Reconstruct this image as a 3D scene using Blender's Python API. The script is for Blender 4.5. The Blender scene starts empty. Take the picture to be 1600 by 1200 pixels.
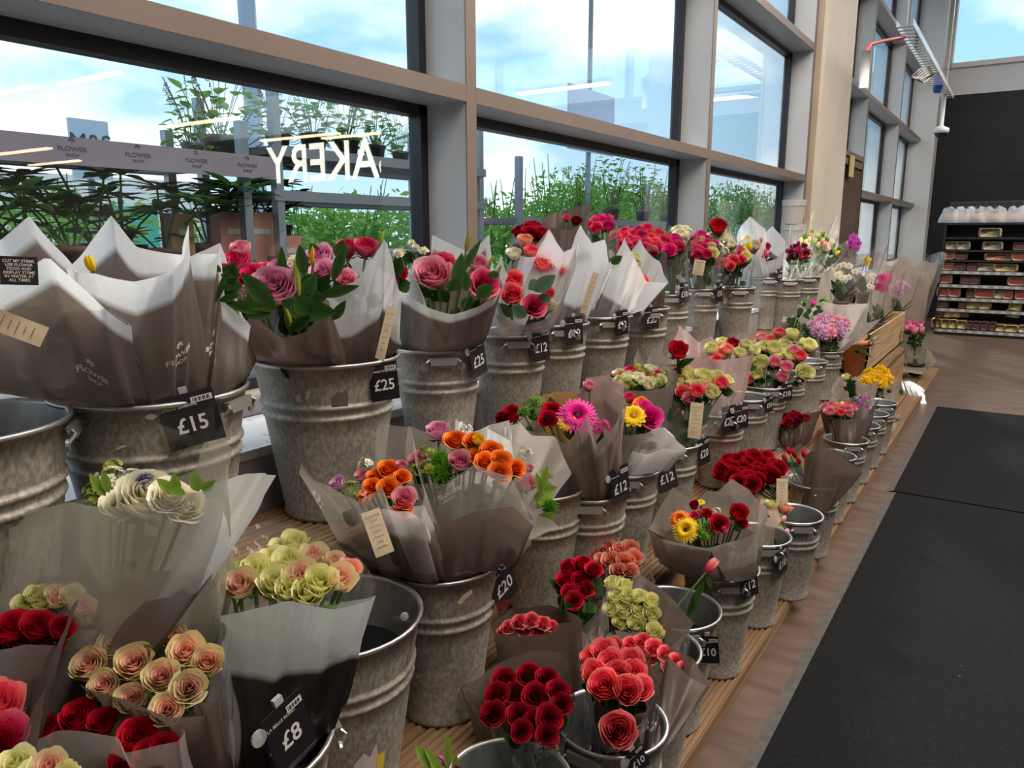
import bpy, math, random
from mathutils import Vector, Matrix
R_ = random.Random(7)
PI = math.pi
S = bpy.context.scene
# ---------------------------------------------------------------- camera
G = 1.33                                    # camera height above the floor
f_, PIT, YAW = 1190.0, math.radians(11.171), math.radians(33.57)
cam = bpy.data.cameras.new('camera'); camo = bpy.data.objects.new('camera', cam)
S.collection.objects.link(camo); S.camera = camo
cam.sensor_width = 36; cam.lens = 36 * f_ / 1600; cam.clip_start = .05; cam.clip_end = 500
camo.location = (0, 0, G); camo.rotation_euler = (PI/2 - PIT, 0, YAW)
sp, cp, sy, cy = math.sin(PIT), math.cos(PIT), math.sin(YAW), math.cos(YAW)
def ray(u, v):
    F = f_*cp - (v-600)*sp; Z = -f_*sp - (v-600)*cp; r = u-800
    return Vector((r*cy - F*sy, r*sy + F*cy, Z))
def aX(u, v, X): d = ray(u, v); return d*(X/d.x) + Vector((0, 0, G))
def aY(u, v, Y): d = ray(u, v); return d*(Y/d.y) + Vector((0, 0, G))
def aZ(u, v, z): d = ray(u, v); return d*((z-G)/d.z) + Vector((0, 0, G))
def aD(u, v, dep): return ray(u, v)*(dep/f_) + Vector((0, 0, G))
def depth(p): return (-p[0]*sy + p[1]*cy)*cp - (p[2]-G)*sp
CAM = Vector((0, 0, G))
# ---------------------------------------------------------------- view, world, lights
S.view_settings.view_transform = 'Standard'; S.view_settings.look = 'None'
S.view_settings.gamma = 1; S.view_settings.use_curve_mapping = False
S.view_settings.exposure = 0.0
S.cycles.max_bounces = 8; S.cycles.transparent_max_bounces = 24; S.cycles.caustics_reflective = False; S.cycles.caustics_refractive = False
S.cycles.sample_clamp_indirect = 6
W = bpy.data.worlds.new('sky'); S.world = W; W.use_nodes = True
nt = W.node_tree; nt.nodes.clear(); N = nt.nodes.new; L = nt.links.new
out = N('ShaderNodeOutputWorld'); bg = N('ShaderNodeBackground'); L(bg.outputs[0], out.inputs[0])
tc = N('ShaderNodeTexCoord'); sep = N('ShaderNodeSeparateXYZ'); L(tc.outputs['Generated'], sep.inputs[0])
ramp = N('ShaderNodeValToRGB'); L(sep.outputs[2], ramp.inputs[0])
e = ramp.color_ramp.elements; e[0].position = 0; e[0].color = (.60, .78, .90, 1); e[1].position = .6; e[1].color = (.12, .36, .80, 1)
x = e.new(.2); x.color = (.38, .66, .94, 1)
mp = N('ShaderNodeMapping'); mp.inputs['Scale'].default_value = (1.0, 1.0, 2.2); mp.inputs['Location'].default_value = (2.49, 5.1, 1.23); L(tc.outputs['Generated'], mp.inputs[0])
no = N('ShaderNodeTexNoise'); no.inputs['Scale'].default_value = 3.4; no.inputs['Detail'].default_value = 6; no.inputs['Roughness'].default_value = .5
L(mp.outputs[0], no.inputs[0])
r2 = N('ShaderNodeValToRGB'); L(no.outputs[0], r2.inputs[0]); r2.color_ramp.elements[0].position = .42; r2.color_ramp.elements[1].position = .62
mx = N('ShaderNodeMix'); mx.data_type = 'RGBA'; L(r2.outputs[0], mx.inputs[0]); L(ramp.outputs[0], mx.inputs[6]); mx.inputs[7].default_value = (1.2, 1.22, 1.24, 1)
L(mx.outputs[2], bg.inputs[0]); bg.inputs[1].default_value = 1.5
def area(name, loc, rot, sx, sy_, power, col):
    l = bpy.data.lights.new(name, 'AREA'); l.shape = 'RECTANGLE'; l.size = sx; l.size_y = sy_; l.energy = power; l.color = col
    o = bpy.data.objects.new(name, l); S.collection.objects.link(o); o.location = loc; o.rotation_euler = rot; return o
area('ceiling_light_near', (1.6, .8, 4.6), (0, 0, 0), 3.3, 3.0, 225, (1, .88, .77))
area('ceiling_light_middle', (.6, 3.9, 4.7), (0, 0, 0), 3.2, 2.6, 260, (1, .90, .80))
area('ceiling_light_far', (2.2, 9.9, 4.85), (0, 0, 0), 3.4, 1.6, 260, (1, .93, .86))
sun = bpy.data.lights.new('sun', 'SUN'); sun.energy = 2.2; sun.angle = .05; sun.color = (1, .93, .8)
so = bpy.data.objects.new('sun', sun); S.collection.objects.link(so); so.rotation_euler = (math.radians(55), 0, math.radians(-150))
# ---------------------------------------------------------------- materials
MC = {}
def mat(name, col=(.5, .5, .5), rough=.5, metal=0, emit=None, es=1, spec=.5):
    if name in MC: return MC[name]
    m = bpy.data.materials.new(name); m.use_nodes = True; b = m.node_tree.nodes['Principled BSDF']
    b.inputs['Base Color'].default_value = (*col, 1); b.inputs['Roughness'].default_value = rough
    b.inputs['Metallic'].default_value = metal; b.inputs['Specular IOR Level'].default_value = spec
    if emit: b.inputs['Emission Color'].default_value = (*emit, 1); b.inputs['Emission Strength'].default_value = es
    MC[name] = m; return m
def nmat(name, c1, c2, scale=(20, 20, 20), rough=.5, metal=0, detail=5, lo=.35, hi=.65, bump=0, rr=None, spec=.5):
    """two colours mixed by noise over object space"""
    if name in MC: return MC[name]
    m = mat(name, c1, rough, metal, spec=spec); t = m.node_tree; n = t.nodes; b = n['Principled BSDF']; k = t.links.new
    tc = n.new('ShaderNodeTexCoord'); mp = n.new('ShaderNodeMapping'); mp.inputs['Scale'].default_value = scale
    k(tc.outputs['Object'], mp.inputs[0]); no = n.new('ShaderNodeTexNoise'); no.inputs['Scale'].default_value = 1; no.inputs['Detail'].default_value = detail
    k(mp.outputs[0], no.inputs[0]); r = n.new('ShaderNodeValToRGB'); k(no.outputs[0], r.inputs[0])
    r.color_ramp.elements[0].position = lo; r.color_ramp.elements[1].position = hi
    r.color_ramp.elements[0].color = (*c1, 1); r.color_ramp.elements[1].color = (*c2, 1); k(r.outputs[0], b.inputs['Base Color'])
    if rr:
        q = n.new('ShaderNodeMapRange'); q.inputs['To Min'].default_value = rr[0]; q.inputs['To Max'].default_value = rr[1]; k(no.outputs[0], q.inputs[0]); k(q.outputs[0], b.inputs['Roughness'])
    if bump:
        bp = n.new('ShaderNodeBump'); bp.inputs['Strength'].default_value = bump; bp.inputs['Distance'].default_value = .01; k(no.outputs[0], bp.inputs['Height']); k(bp.outputs[0], b.inputs['Normal'])
    return m
def mix_out(m):
    t = m.node_tree; n = t.nodes; n.clear(); return t, n, t.links.new
def glass(name, tint=(.93, .97, .97), boost=1.0):
    if name in MC: return MC[name]
    m = bpy.data.materials.new(name); m.use_nodes = True; t, n, k = mix_out(m)
    o = n.new('ShaderNodeOutputMaterial'); mx = n.new('ShaderNodeMixShader'); tr = n.new('ShaderNodeBsdfTransparent'); gl = n.new('ShaderNodeBsdfGlossy')
    tr.inputs[0].default_value = (*tint, 1); gl.inputs['Roughness'].default_value = 0
    fr = n.new('ShaderNodeFresnel'); ge = n.new('ShaderNodeNewGeometry'); io = n.new('ShaderNodeMix'); io.data_type = 'FLOAT'; io.inputs[2].default_value = 1.5; io.inputs[3].default_value = 1/1.5
    k(ge.outputs['Backfacing'], io.inputs[0]); k(io.outputs[0], fr.inputs[0]); mu = n.new('ShaderNodeMath'); mu.operation = 'MULTIPLY'; mu.inputs[1].default_value = boost
    k(fr.outputs[0], mu.inputs[0]); k(mu.outputs[0], mx.inputs[0]); k(tr.outputs[0], mx.inputs[1]); k(gl.outputs[0], mx.inputs[2]); k(mx.outputs[0], o.inputs[0])
    MC[name] = m; return m
def film(name, brown, white, ab, aw, gloss=.12, tlw=.42):
    """frosted florist film: lower part tinted brown, upper part clear-white; the height of the change is the object's colour"""
    if name in MC: return MC[name]
    m = bpy.data.materials.new(name); m.use_nodes = True; t, n, k = mix_out(m)
    o = n.new('ShaderNodeOutputMaterial'); uv = n.new('ShaderNodeUVMap'); sx = n.new('ShaderNodeSeparateXYZ'); k(uv.outputs[0], sx.inputs[0])
    oi = n.new('ShaderNodeObjectInfo'); oc = n.new('ShaderNodeSeparateColor'); k(oi.outputs['Color'], oc.inputs[0])
    def math_(op, a, b_=None):
        q = n.new('ShaderNodeMath'); q.operation = op
        for i, w in enumerate((a, b_)):
            if w is None: continue
            if isinstance(w, (int, float)): q.inputs[i].default_value = w
            else: k(w, q.inputs[i])
        return q.outputs[0]
    pp = math_('PINGPONG', sx.outputs[0], .13); zig = math_('MULTIPLY', math_('MULTIPLY', pp, 7), oc.outputs[1])
    edge = math_('SUBTRACT', math_('ADD', oc.outputs[0], zig), sx.outputs[1])
    sm = math_('MULTIPLY', edge, 26); cl = n.new('ShaderNodeClamp'); k(math_('ADD', sm, .5), cl.inputs[0])
    tc = n.new('ShaderNodeTexCoord'); no = n.new('ShaderNodeTexNoise'); no.inputs['Scale'].default_value = 260; no.inputs['Detail'].default_value = 1; k(tc.outputs['Object'], no.inputs[0])
    no2 = n.new('ShaderNodeTexNoise'); no2.inputs['Scale'].default_value = 14; k(tc.outputs['Object'], no2.inputs[0])
    mc = n.new('ShaderNodeMix'); mc.data_type = 'RGBA'; k(cl.outputs[0], mc.inputs[0]); mc.inputs[6].default_value = (*white, 1); mc.inputs[7].default_value = (*brown, 1)
    hv = n.new('ShaderNodeHueSaturation'); k(mc.outputs[2], hv.inputs['Color']); mr = n.new('ShaderNodeMapRange'); mr.inputs['From Min'].default_value = .3; mr.inputs['From Max'].default_value = .7; mr.inputs['To Min'].default_value = .93; mr.inputs['To Max'].default_value = 1.05
    k(math_('MULTIPLY', math_('ADD', no.outputs[0], no2.outputs[0]), .5), mr.inputs[0]); k(mr.outputs[0], hv.inputs['Value'])
    al = n.new('ShaderNodeMix'); al.data_type = 'FLOAT'; k(cl.outputs[0], al.inputs[0]); al.inputs[2].default_value = aw; al.inputs[3].default_value = ab
    di = n.new('ShaderNodeBsdfDiffuse'); tl = n.new('ShaderNodeBsdfTranslucent'); k(hv.outputs[0], di.inputs[0]); k(hv.outputs[0], tl.inputs[0])
    m1 = n.new('ShaderNodeMixShader'); m1.inputs[0].default_value = tlw; k(di.outputs[0], m1.inputs[1]); k(tl.outputs[0], m1.inputs[2])
    gl = n.new('ShaderNodeBsdfGlossy'); gl.inputs['Roughness'].default_value = .32; m2 = n.new('ShaderNodeMixShader'); m2.inputs[0].default_value = gloss * .6; k(m1.outputs[0], m2.inputs[1]); k(gl.outputs[0], m2.inputs[2])
    tr = n.new('ShaderNodeBsdfTransparent'); m3 = n.new('ShaderNodeMixShader'); k(al.outputs[0], m3.inputs[0]); k(tr.outputs[0], m3.inputs[1]); k(m2.outputs[0], m3.inputs[2]); k(m3.outputs[0], o.inputs[0])
    MC[name] = m; return m
def cello(name, alpha=.12, tint=(.9, .9, .9), rough=.12):
    if name in MC: return MC[name]
    m = bpy.data.materials.new(name); m.use_nodes = True; t, n, k = mix_out(m)
    o = n.new('ShaderNodeOutputMaterial'); tr = n.new('ShaderNodeBsdfTransparent'); gl = n.new('ShaderNodeBsdfGlossy'); gl.inputs['Roughness'].default_value = rough
    di = n.new('ShaderNodeBsdfDiffuse'); di.inputs[0].default_value = (*tint, 1)
    tc = n.new('ShaderNodeTexCoord'); mp = n.new('ShaderNodeMapping'); mp.inputs['Scale'].default_value = (30, 30, 9); k(tc.outputs['Object'], mp.inputs[0])
    no = n.new('ShaderNodeTexNoise'); no.inputs['Scale'].default_value = 1; no.inputs['Detail'].default_value = 3; k(mp.outputs[0], no.inputs[0])
    bp = n.new('ShaderNodeBump'); bp.inputs['Strength'].default_value = .7; bp.inputs['Distance'].default_value = .02; k(no.outputs[0], bp.inputs['Height']); k(bp.outputs[0], gl.inputs['Normal'])
    lw = n.new('ShaderNodeLayerWeight'); lw.inputs[0].default_value = .5; k(bp.outputs[0], lw.inputs['Normal'])
    pw = n.new('ShaderNodeMath'); pw.operation = 'POWER'; pw.inputs[1].default_value = 2.6; k(lw.outputs['Facing'], pw.inputs[0]); ma = n.new('ShaderNodeMath'); ma.operation = 'MULTIPLY_ADD'; ma.inputs[1].default_value = .7; ma.inputs[2].default_value = .035; k(pw.outputs[0], ma.inputs[0])
    a = n.new('ShaderNodeMixShader'); k(ma.outputs[0], a.inputs[0]); k(tr.outputs[0], a.inputs[1]); k(gl.outputs[0], a.inputs[2])
    b = n.new('ShaderNodeMixShader'); b.inputs[0].default_value = alpha; k(a.outputs[0], b.inputs[1]); k(di.outputs[0], b.inputs[2]); k(b.outputs[0], o.inputs[0])
    MC[name] = m; return m
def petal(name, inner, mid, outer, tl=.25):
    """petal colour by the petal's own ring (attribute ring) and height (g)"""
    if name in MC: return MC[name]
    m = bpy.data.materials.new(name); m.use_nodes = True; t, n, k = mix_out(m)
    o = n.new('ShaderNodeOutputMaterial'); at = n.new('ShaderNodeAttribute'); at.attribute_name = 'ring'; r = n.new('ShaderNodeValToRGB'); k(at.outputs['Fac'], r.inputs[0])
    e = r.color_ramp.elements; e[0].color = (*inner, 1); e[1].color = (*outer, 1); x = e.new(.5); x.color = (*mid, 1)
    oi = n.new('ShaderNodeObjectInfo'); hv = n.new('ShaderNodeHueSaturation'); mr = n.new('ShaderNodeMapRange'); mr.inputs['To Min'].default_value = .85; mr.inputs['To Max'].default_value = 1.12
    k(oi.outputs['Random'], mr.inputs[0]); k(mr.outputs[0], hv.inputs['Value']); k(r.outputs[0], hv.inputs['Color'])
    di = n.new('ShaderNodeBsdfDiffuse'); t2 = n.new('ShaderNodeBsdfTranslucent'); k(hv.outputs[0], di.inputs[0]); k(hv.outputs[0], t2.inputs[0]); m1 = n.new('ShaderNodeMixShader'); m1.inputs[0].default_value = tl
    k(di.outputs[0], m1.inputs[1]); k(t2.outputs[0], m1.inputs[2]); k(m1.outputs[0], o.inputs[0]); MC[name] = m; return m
def galv():
    """galvanised steel with spangle and dull streaks"""
    if 'galv' in MC: return MC['galv']
    m = nmat('galv', (.25, .235, .205), (.45, .42, .37), (150, 150, 80), .5, .35, 12, .36, .66, .04, (.42, .62)); return m
# ---------------------------------------------------------------- mesh builder
class MB:
    def __init__(s): s.v = []; s.f = []; s.m = []; s.uv = None; s.ring = None
    def add(s, vs, fs, mi=0, M=None):
        o = len(s.v); s.v += [tuple(M @ Vector(p)) for p in vs] if M else [tuple(p) for p in vs]
        s.f += [tuple(i + o for i in q) for q in fs]; s.m += [mi]*len(fs); return s
    def box(s, a, b, mi=0, M=None):
        x0, y0, z0 = a; x1, y1, z1 = b
        vs = [(x0,y0,z0),(x1,y0,z0),(x1,y1,z0),(x0,y1,z0),(x0,y0,z1),(x1,y0,z1),(x1,y1,z1),(x0,y1,z1)]
        return s.add(vs, [(0,3,2,1),(4,5,6,7),(0,1,5,4),(1,2,6,5),(2,3,7,6),(3,0,4,7)], mi, M)
    def lathe(s, prof, n=32, mi=0, M=None, sx=1, sy=1):
        vs = []; fs = []; k = len(prof)
        for i in range(n):
            a = 2*PI*i/n; c, d = math.cos(a), math.sin(a)
            vs += [(r*c*sx, r*d*sy, z) for r, z in prof]
        for i in range(n):
            j = (i+1) % n
            for q in range(k-1): fs.append((i*k+q, j*k+q, j*k+q+1, i*k+q+1))
        return s.add(vs, fs, mi, M)
    def tube(s, pts, r, n=6, mi=0, cap=True):
        pts = [Vector(p) for p in pts]; vs = []; fs = []; rs = r if isinstance(r, (list, tuple)) else [r]*len(pts); up = None
        for i, p in enumerate(pts):
            d = (pts[min(i+1, len(pts)-1)] - pts[max(i-1, 0)])
            d = d.normalized() if d.length > 1e-9 else Vector((0, 0, 1))
            if up is None or abs(up.dot(d)) > .98: up = Vector((1, 0, 0)) if abs(d.x) < .8 else Vector((0, 1, 0))
            a = d.cross(up).normalized(); b = a.cross(d); up = b
            for j in range(n): t = 2*PI*j/n; vs.append(p + (a*math.cos(t) + b*math.sin(t))*rs[i])
        for i in range(len(pts)-1):
            for j in range(n): q = (j+1) % n; fs.append((i*n+j, i*n+q, i*n+n+q, i*n+n+j))
        if cap: fs += [tuple(range(n)), tuple(range(len(vs)-n, len(vs)))[::-1]]
        return s.add(vs, fs, mi)
    def grid(s, fn, nu, nv, mi=0, M=None):
        vs = [fn(i/nu, j/nv) for j in range(nv+1) for i in range(nu+1)]; w = nu+1
        return s.add(vs, [(j*w+i, j*w+i+1, j*w+w+i+1, j*w+w+i) for j in range(nv) for i in range(nu)], mi, M)
    def mesh(s, name, mats, smooth=True):
        me = bpy.data.meshes.new(name); me.from_pydata(s.v, [], s.f)
        for q in (mats if isinstance(mats, (list, tuple)) else [mats]): me.materials.append(q)
        me.polygons.foreach_set('material_index', s.m); me.polygons.foreach_set('use_smooth', [smooth]*len(s.f))
        if s.ring:
            a = me.attributes.new('ring', 'FLOAT', 'POINT'); a.data.foreach_set('value', s.ring)
        if s.uv:
            u = me.uv_layers.new(name='UVMap'); fl = []
            for q in s.f:
                for i in q: fl += s.uv[i]
            u.data.foreach_set('uv', fl)
        me.update(); return me
    def obj(s, name, mats, parent=None, loc=(0, 0, 0), smooth=False, **tags):
        return link(name, s.mesh(name, mats, smooth), parent, loc, **tags)
def link(name, me, parent=None, loc=(0, 0, 0), label=None, cat=None, group=None, kind=None, M=None):
    o = bpy.data.objects.new(name, me); S.collection.objects.link(o)
    if M is not None: o.matrix_basis = M
    else: o.location = loc
    if parent: o.parent = parent
    tag(o, label, cat, group, kind); return o
def tag(o, label=None, cat=None, group=None, kind=None):
    if label: o['label'] = label
    if cat: o['category'] = cat
    if group: o['group'] = group
    if kind: o['kind'] = kind
    return o
def empty(name, loc=(0, 0, 0), rz=0, label=None, cat=None, group=None):
    o = bpy.data.objects.new(name, None); S.collection.objects.link(o); o.location = loc; o.rotation_euler = (0, 0, rz); o.empty_display_size = .05
    return tag(o, label, cat, group)
def dup(o, loc=None, rz=None, label=None, group=None, parent=None):
    c = o.copy(); S.collection.objects.link(c)
    if parent: c.parent = parent
    for ch in [q for q in KIDS.get(o.name, [])]: 
        d = dup(ch, parent=c); KIDS.setdefault(c.name, []).append(d)
    if loc is not None: c.location = loc
    if rz is not None: c.rotation_euler = (0, 0, rz)
    if label: c['label'] = label
    if group: c['group'] = group
    return c
KIDS = {}
def kid(p, o): KIDS.setdefault(p.name, []).append(o); return o
def frame(p, z, up=Vector((0, 0, 1)), s=1.0, spin=0):
    z = Vector(z).normalized()
    x = up.cross(z)
    if x.length < 1e-4: x = Vector((1, 0, 0))
    x.normalize(); y = z.cross(x)
    m = Matrix((x, y, z)).transposed().to_4x4(); m = m @ Matrix.Rotation(spin, 4, 'Z')
    return Matrix.Translation(p) @ m @ Matrix.Scale(s, 4)
TXT = {}
def text(s, size=1.0, bold=0.0, align='CENTER'):
    """lettering as plain triangles, centred at the origin in the XY plane"""
    k = (s, bold, align)
    if k not in TXT:
        c = bpy.data.curves.new('t', 'FONT'); c.body = s; c.size = 1; c.align_x = align; c.align_y = 'CENTER'; c.offset = bold; c.resolution_u = 3; c.space_line = .95
        o = bpy.data.objects.new('t', c); S.collection.objects.link(o); dg = bpy.context.evaluated_depsgraph_get(); me = bpy.data.meshes.new_from_object(o.evaluated_get(dg))
        TXT[k] = ([tuple(v.co) for v in me.vertices], [tuple(p.vertices) for p in me.polygons])
        bpy.data.objects.remove(o); bpy.data.curves.remove(c); bpy.data.meshes.remove(me)
    v, f = TXT[k]; return [(a*size, b*size, z) for a, b, z in v], f
# ---------------------------------------------------------------- the room
XF, XG = -1.5, -1.68                       # inner face of the mullions, glass plane
paint = nmat('mullion_paint', (.47, .48, .49), (.51, .52, .53), (3, 3, 3), .42, 0)
cap = nmat('mullion_front_warm_lit', (.175, .135, .112), (.20, .155, .128), (3, 3, 3), .45)  # warm room light on the front faces, put into this tan colour
dark = mat('gasket', (.012, .013, .02), .4)
cream = nmat('cream_paint', (.62, .56, .47), (.68, .62, .53), (2, 2, 2), .6)
def struct(name, mb, m, smooth=False): return mb.obj(name, m, smooth=smooth, kind='structure')
floor_m = nmat('floor_vinyl', (.080, .050, .036), (.13, .088, .066), (5, 18, 5), .5, 0, 9, .25, .75, .04, (.3, .55))
struct('floor', MB().box((-1.72, -6, -.12), (16, 14.2, 0)), floor_m)
struct('ceiling', MB().box((-1.72, -6, 4.9), (16, 14.2, 5.0)), mat('ceiling_paint', (.75, .72, .68), .8))
struct('wall_right', MB().box((16, -6, 0), (16.1, 14.2, 4.9)), mat('wall_paint', (.55, .5, .45), .8))
struct('wall_back', MB().box((-1.72, -6.1, 0), (16.1, -6, 4.9)), mat('wall_paint'))
ZT = [.925, 1.735, 1.782, 2.70, 2.747, 3.66, 3.707, 4.9]    # sill top, then transoms
win_glass = glass('window_glass', boost=1.25)
YM = [-4.5, -2.35, -.16, 2.03, 4.22, 6.45]
n = 0
def mullion(y, w=.05, z0=0.):
    global n; n += 1
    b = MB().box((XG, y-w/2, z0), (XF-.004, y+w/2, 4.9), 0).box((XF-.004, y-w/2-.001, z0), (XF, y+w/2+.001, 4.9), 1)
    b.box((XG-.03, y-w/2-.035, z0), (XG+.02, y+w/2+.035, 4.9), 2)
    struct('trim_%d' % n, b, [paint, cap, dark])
def transom(y0, y1, z0, z1):
    global n; n += 1
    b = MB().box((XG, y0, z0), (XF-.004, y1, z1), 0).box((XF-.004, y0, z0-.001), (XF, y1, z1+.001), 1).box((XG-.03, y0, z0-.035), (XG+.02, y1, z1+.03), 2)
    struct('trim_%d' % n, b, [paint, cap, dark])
wn = 0
def pane(y0, y1, z0, z1):
    global wn; wn += 1
    w = struct('window_%d' % wn, MB().box((XG-.006, y0, z0), (XG, y1, z1)), win_glass)
    s = .03
    MB().box((XG-.03, y0, z0), (XG+.012, y0+s, z1)).box((XG-.03, y1-s, z0), (XG+.012, y1, z1)).box((XG-.03, y0+s, z0), (XG+.012, y1-s, z0+s)).box((XG-.03, y0+s, z1-s), (XG+.012, y1-s, z1)).obj('window_frame', dark, w)
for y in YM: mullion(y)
for a, b in zip(YM[:-1], YM[1:]):
    a += .025; b -= .025
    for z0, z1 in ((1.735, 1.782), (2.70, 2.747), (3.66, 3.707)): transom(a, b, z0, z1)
    for z0, z1 in ((.925, 1.735), (1.782, 2.70), (2.747, 3.66), (3.707, 4.9)): pane(a, b, z0, z1)
# sill: tan board, grey rail, wall under it
struct('wall_left', MB().box((XG-.04, -6, 0), (-1.62, 13.5, .86)), paint)
b = MB().box((XG-.01, -6, .86), (-1.60, 6.45, .925), 0).box((-1.602, -6, .875), (-1.597, 6.45, .915), 1)
struct('trim_40', b, [nmat('sill_board', (.42, .36, .31), (.5, .44, .38), (4, 20, 4), .35), mat('rail_grey', (.22, .22, .24), .5)])
# pillar between the two glazed bays, three flutes
b = MB().box((XG, 6.476, 0), (-1.47, 6.54, 4.9), 1).box((XG, 6.54, 0), (-1.44, 7.62, 4.9), 0).box((XG, 7.62, 0), (-1.47, 7.72, 4.9), 1)
struct('wall_pillar', b, [cream, nmat('pillar_trim', (.40, .31, .24), (.46, .36, .28), (3, 3, 3), .5)])
# far glazing, narrower bays; the first bay holds a door
FY = [7.75, 8.9, 11.2]
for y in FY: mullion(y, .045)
for i, (a, b) in enumerate(zip([7.75, 8.9, 11.2], [8.9, 11.2, 13.5])):
    a += .023; b -= .023
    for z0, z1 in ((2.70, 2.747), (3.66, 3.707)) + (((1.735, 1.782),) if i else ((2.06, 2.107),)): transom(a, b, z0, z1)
    for z0, z1 in ((.925, 1.735 if i else 2.06), (1.782 if i else 2.107, 2.70), (2.747, 3.66), (3.707, 4.9)): pane(a, b, z0, z1)
d = struct('door_1', MB().box((-1.56, 7.80, 0.02), (-1.52, 8.88, 1.98)), mat('door_brown', (.09, .06, .045), .4))
MB().box((-1.58, 7.78, 0), (-1.50, 7.84, 2.04)).box((-1.58, 8.86, 0), (-1.50, 8.92, 2.04)).box((-1.58, 7.84, 1.98), (-1.50, 8.86, 2.04)).obj('door_frame', mat('door_brown2', (.16, .11, .08), .5), d)
YB = 13.9
xl, xr = aY(1427, 330, 13.5).x, aY(1449, 330, 13.5).x
struct('wall_column', MB().box((-1.72, 13.5, 0), (xr, YB, 4.9), 0), [nmat('far_white', (.55, .55, .54), (.6, .6, .59), (2, 2, 2), .6)])
# end wall: painted block below, white band, clerestory window above
blk = nmat('dark_block', (.010, .011, .015), (.015, .016, .021), (1.5, 1.5, 1.5), .6, spec=.3)
t = blk.node_tree; bk = t.nodes.new('ShaderNodeTexBrick'); tcn = t.nodes.new('ShaderNodeTexCoord'); mpn = t.nodes.new('ShaderNodeMapping')
mpn.inputs['Rotation'].default_value = (PI/2, 0, 0); t.links.new(tcn.outputs['Object'], mpn.inputs[0]); t.links.new(mpn.outputs[0], bk.inputs[0])
bk.inputs['Scale'].default_value = 1; bk.inputs['Brick Width'].default_value = .9; bk.inputs['Row Height'].default_value = .44; bk.inputs['Mortar Size'].default_value = .006
bp = t.nodes.new('ShaderNodeBump'); bp.inputs['Strength'].default_value = .8; bp.inputs['Distance'].default_value = .01; bp.invert = True
t.links.new(bk.outputs['Fac'], bp.inputs['Height']); t.links.new(bp.outputs[0], t.nodes['Principled BSDF'].inputs['Normal'])
zb = aY(1480, 150, YB).z; zc = aY(1600, 96, YB).z; zd = 4.88
struct('wall_far', MB().box((xr, YB, 0), (16, YB+.2, zb)), blk)
wb = nmat('white_band', (.52, .52, .54), (.56, .56, .58), (2, 2, 2), .6)
x1 = aY(1492, 60, YB).x
struct('wall_far_band', MB().box((xr, YB, zb), (16, YB+.2, zc)).box((xr, YB, zc), (x1-.1, YB+.2, 4.9)).box((x1-.1, YB, zd), (16, YB+.2, 4.9)), wb)
wn += 1
w = struct('window_%d' % wn, MB().box((x1, YB+.08, zc), (9, YB+.09, zd)), win_glass)
struct('trim_41', MB().box((x1-.1, YB-.02, zc), (x1, YB+.2, zd)).box((x1, YB-.06, zc), (16, YB+.2, zc+.07)).box((3.2, YB-.02, zc+.07), (3.28, YB+.2, zd)).box((6.2, YB-.02, zc+.07), (6.28, YB+.2, zd)), mat('frame_white', (.6, .58, .55), .5))
# mats
matm = nmat('mat_rubber', (.006, .006, .007), (.011, .011, .013), (160, 160, 160), .85, 0, 3, spec=.1)
t = matm.node_tree; v = t.nodes.new('ShaderNodeTexVoronoi'); v.inputs['Scale'].default_value = 9; tcn = t.nodes.new('ShaderNodeTexCoord'); t.links.new(tcn.outputs['Object'], v.inputs[0])
r = t.nodes.new('ShaderNodeValToRGB'); r.color_ramp.elements[0].position = .0; r.color_ramp.elements[0].color = (1, 1, 1, 1); r.color_ramp.elements[1].position = .045; r.color_ramp.elements[1].color = (0, 0, 0, 1)
t.links.new(v.outputs['Distance'], r.inputs[0]); mxn = t.nodes.new('ShaderNodeMix'); mxn.data_type = 'RGBA'
old = t.nodes['Principled BSDF'].inputs['Base Color'].links[0].from_socket
t.links.new(r.outputs[0], mxn.inputs[0]); t.links.new(old, mxn.inputs[6]); mxn.inputs[7].default_value = (.16, .14, .12, 1); t.links.new(mxn.outputs[2], t.nodes['Principled BSDF'].inputs['Base Color'])
def floor_mat(name, y0, y1, x0, label):
    o = MB().box((x0, y0, 0), (3.4, y1, .009)).obj(name, matm); tag(o, label, 'mat', 'black entrance mats in the aisle')
    MB().add([(x0-.035, y0, .0005), (x0, y0, .0095), (x0, y1, .0095), (x0-.035, y1, .0005)], [(0, 1, 2, 3)]).obj('bevelled_edge', nmat('mat_edge', (.07, .065, .06), (.10, .095, .09), (30, 30, 30), .7), o)
floor_mat('entrance_mat', -2.2, 4.255, -.425, 'black rubber entrance mat in the foreground, nearer of the two')
floor_mat('entrance_mat', 4.275, 6.66, -.44, 'black rubber entrance mat beyond the joint, farther of the two')
# ---------------------------------------------------------------- staging: three stepped tiers of grooved deck boards
T3, T2, T1 = .74, .35, .06
wood = nmat('deck_wood', (.13, .072, .036), (.28, .17, .085), (14, 1.1, 14), .7, 0, 7, .3, .7, .25)
woodE = nmat('deck_edge_wood', (.30, .16, .065), (.50, .30, .13), (16, 1.0, 16), .65, 0, 7, .3, .7, .2)
def board(x0, x1, z, y0, y1, ng=7, th=.028):
    """one deck board with grooves running along its length"""
    pr = [(x0, z-th), (x0, z-.002)]; w = (x1-x0)/ng
    for i in range(ng):
        a = x0+i*w
        pr += [(a+w*.15, z), (a+w*.62, z), (a+w*.70, z-.006), (a+w*.95, z-.006)]
    pr += [(x1, z-.002), (x1, z-th)]; k = len(pr)
    return MB().add([(p[0], y, p[1]) for y in (y0, y1) for p in pr], [(i, i+1, k+i+1, k+i) for i in range(k-1)] + [tuple(range(k))[::-1], tuple(range(k, 2*k))])
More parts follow.
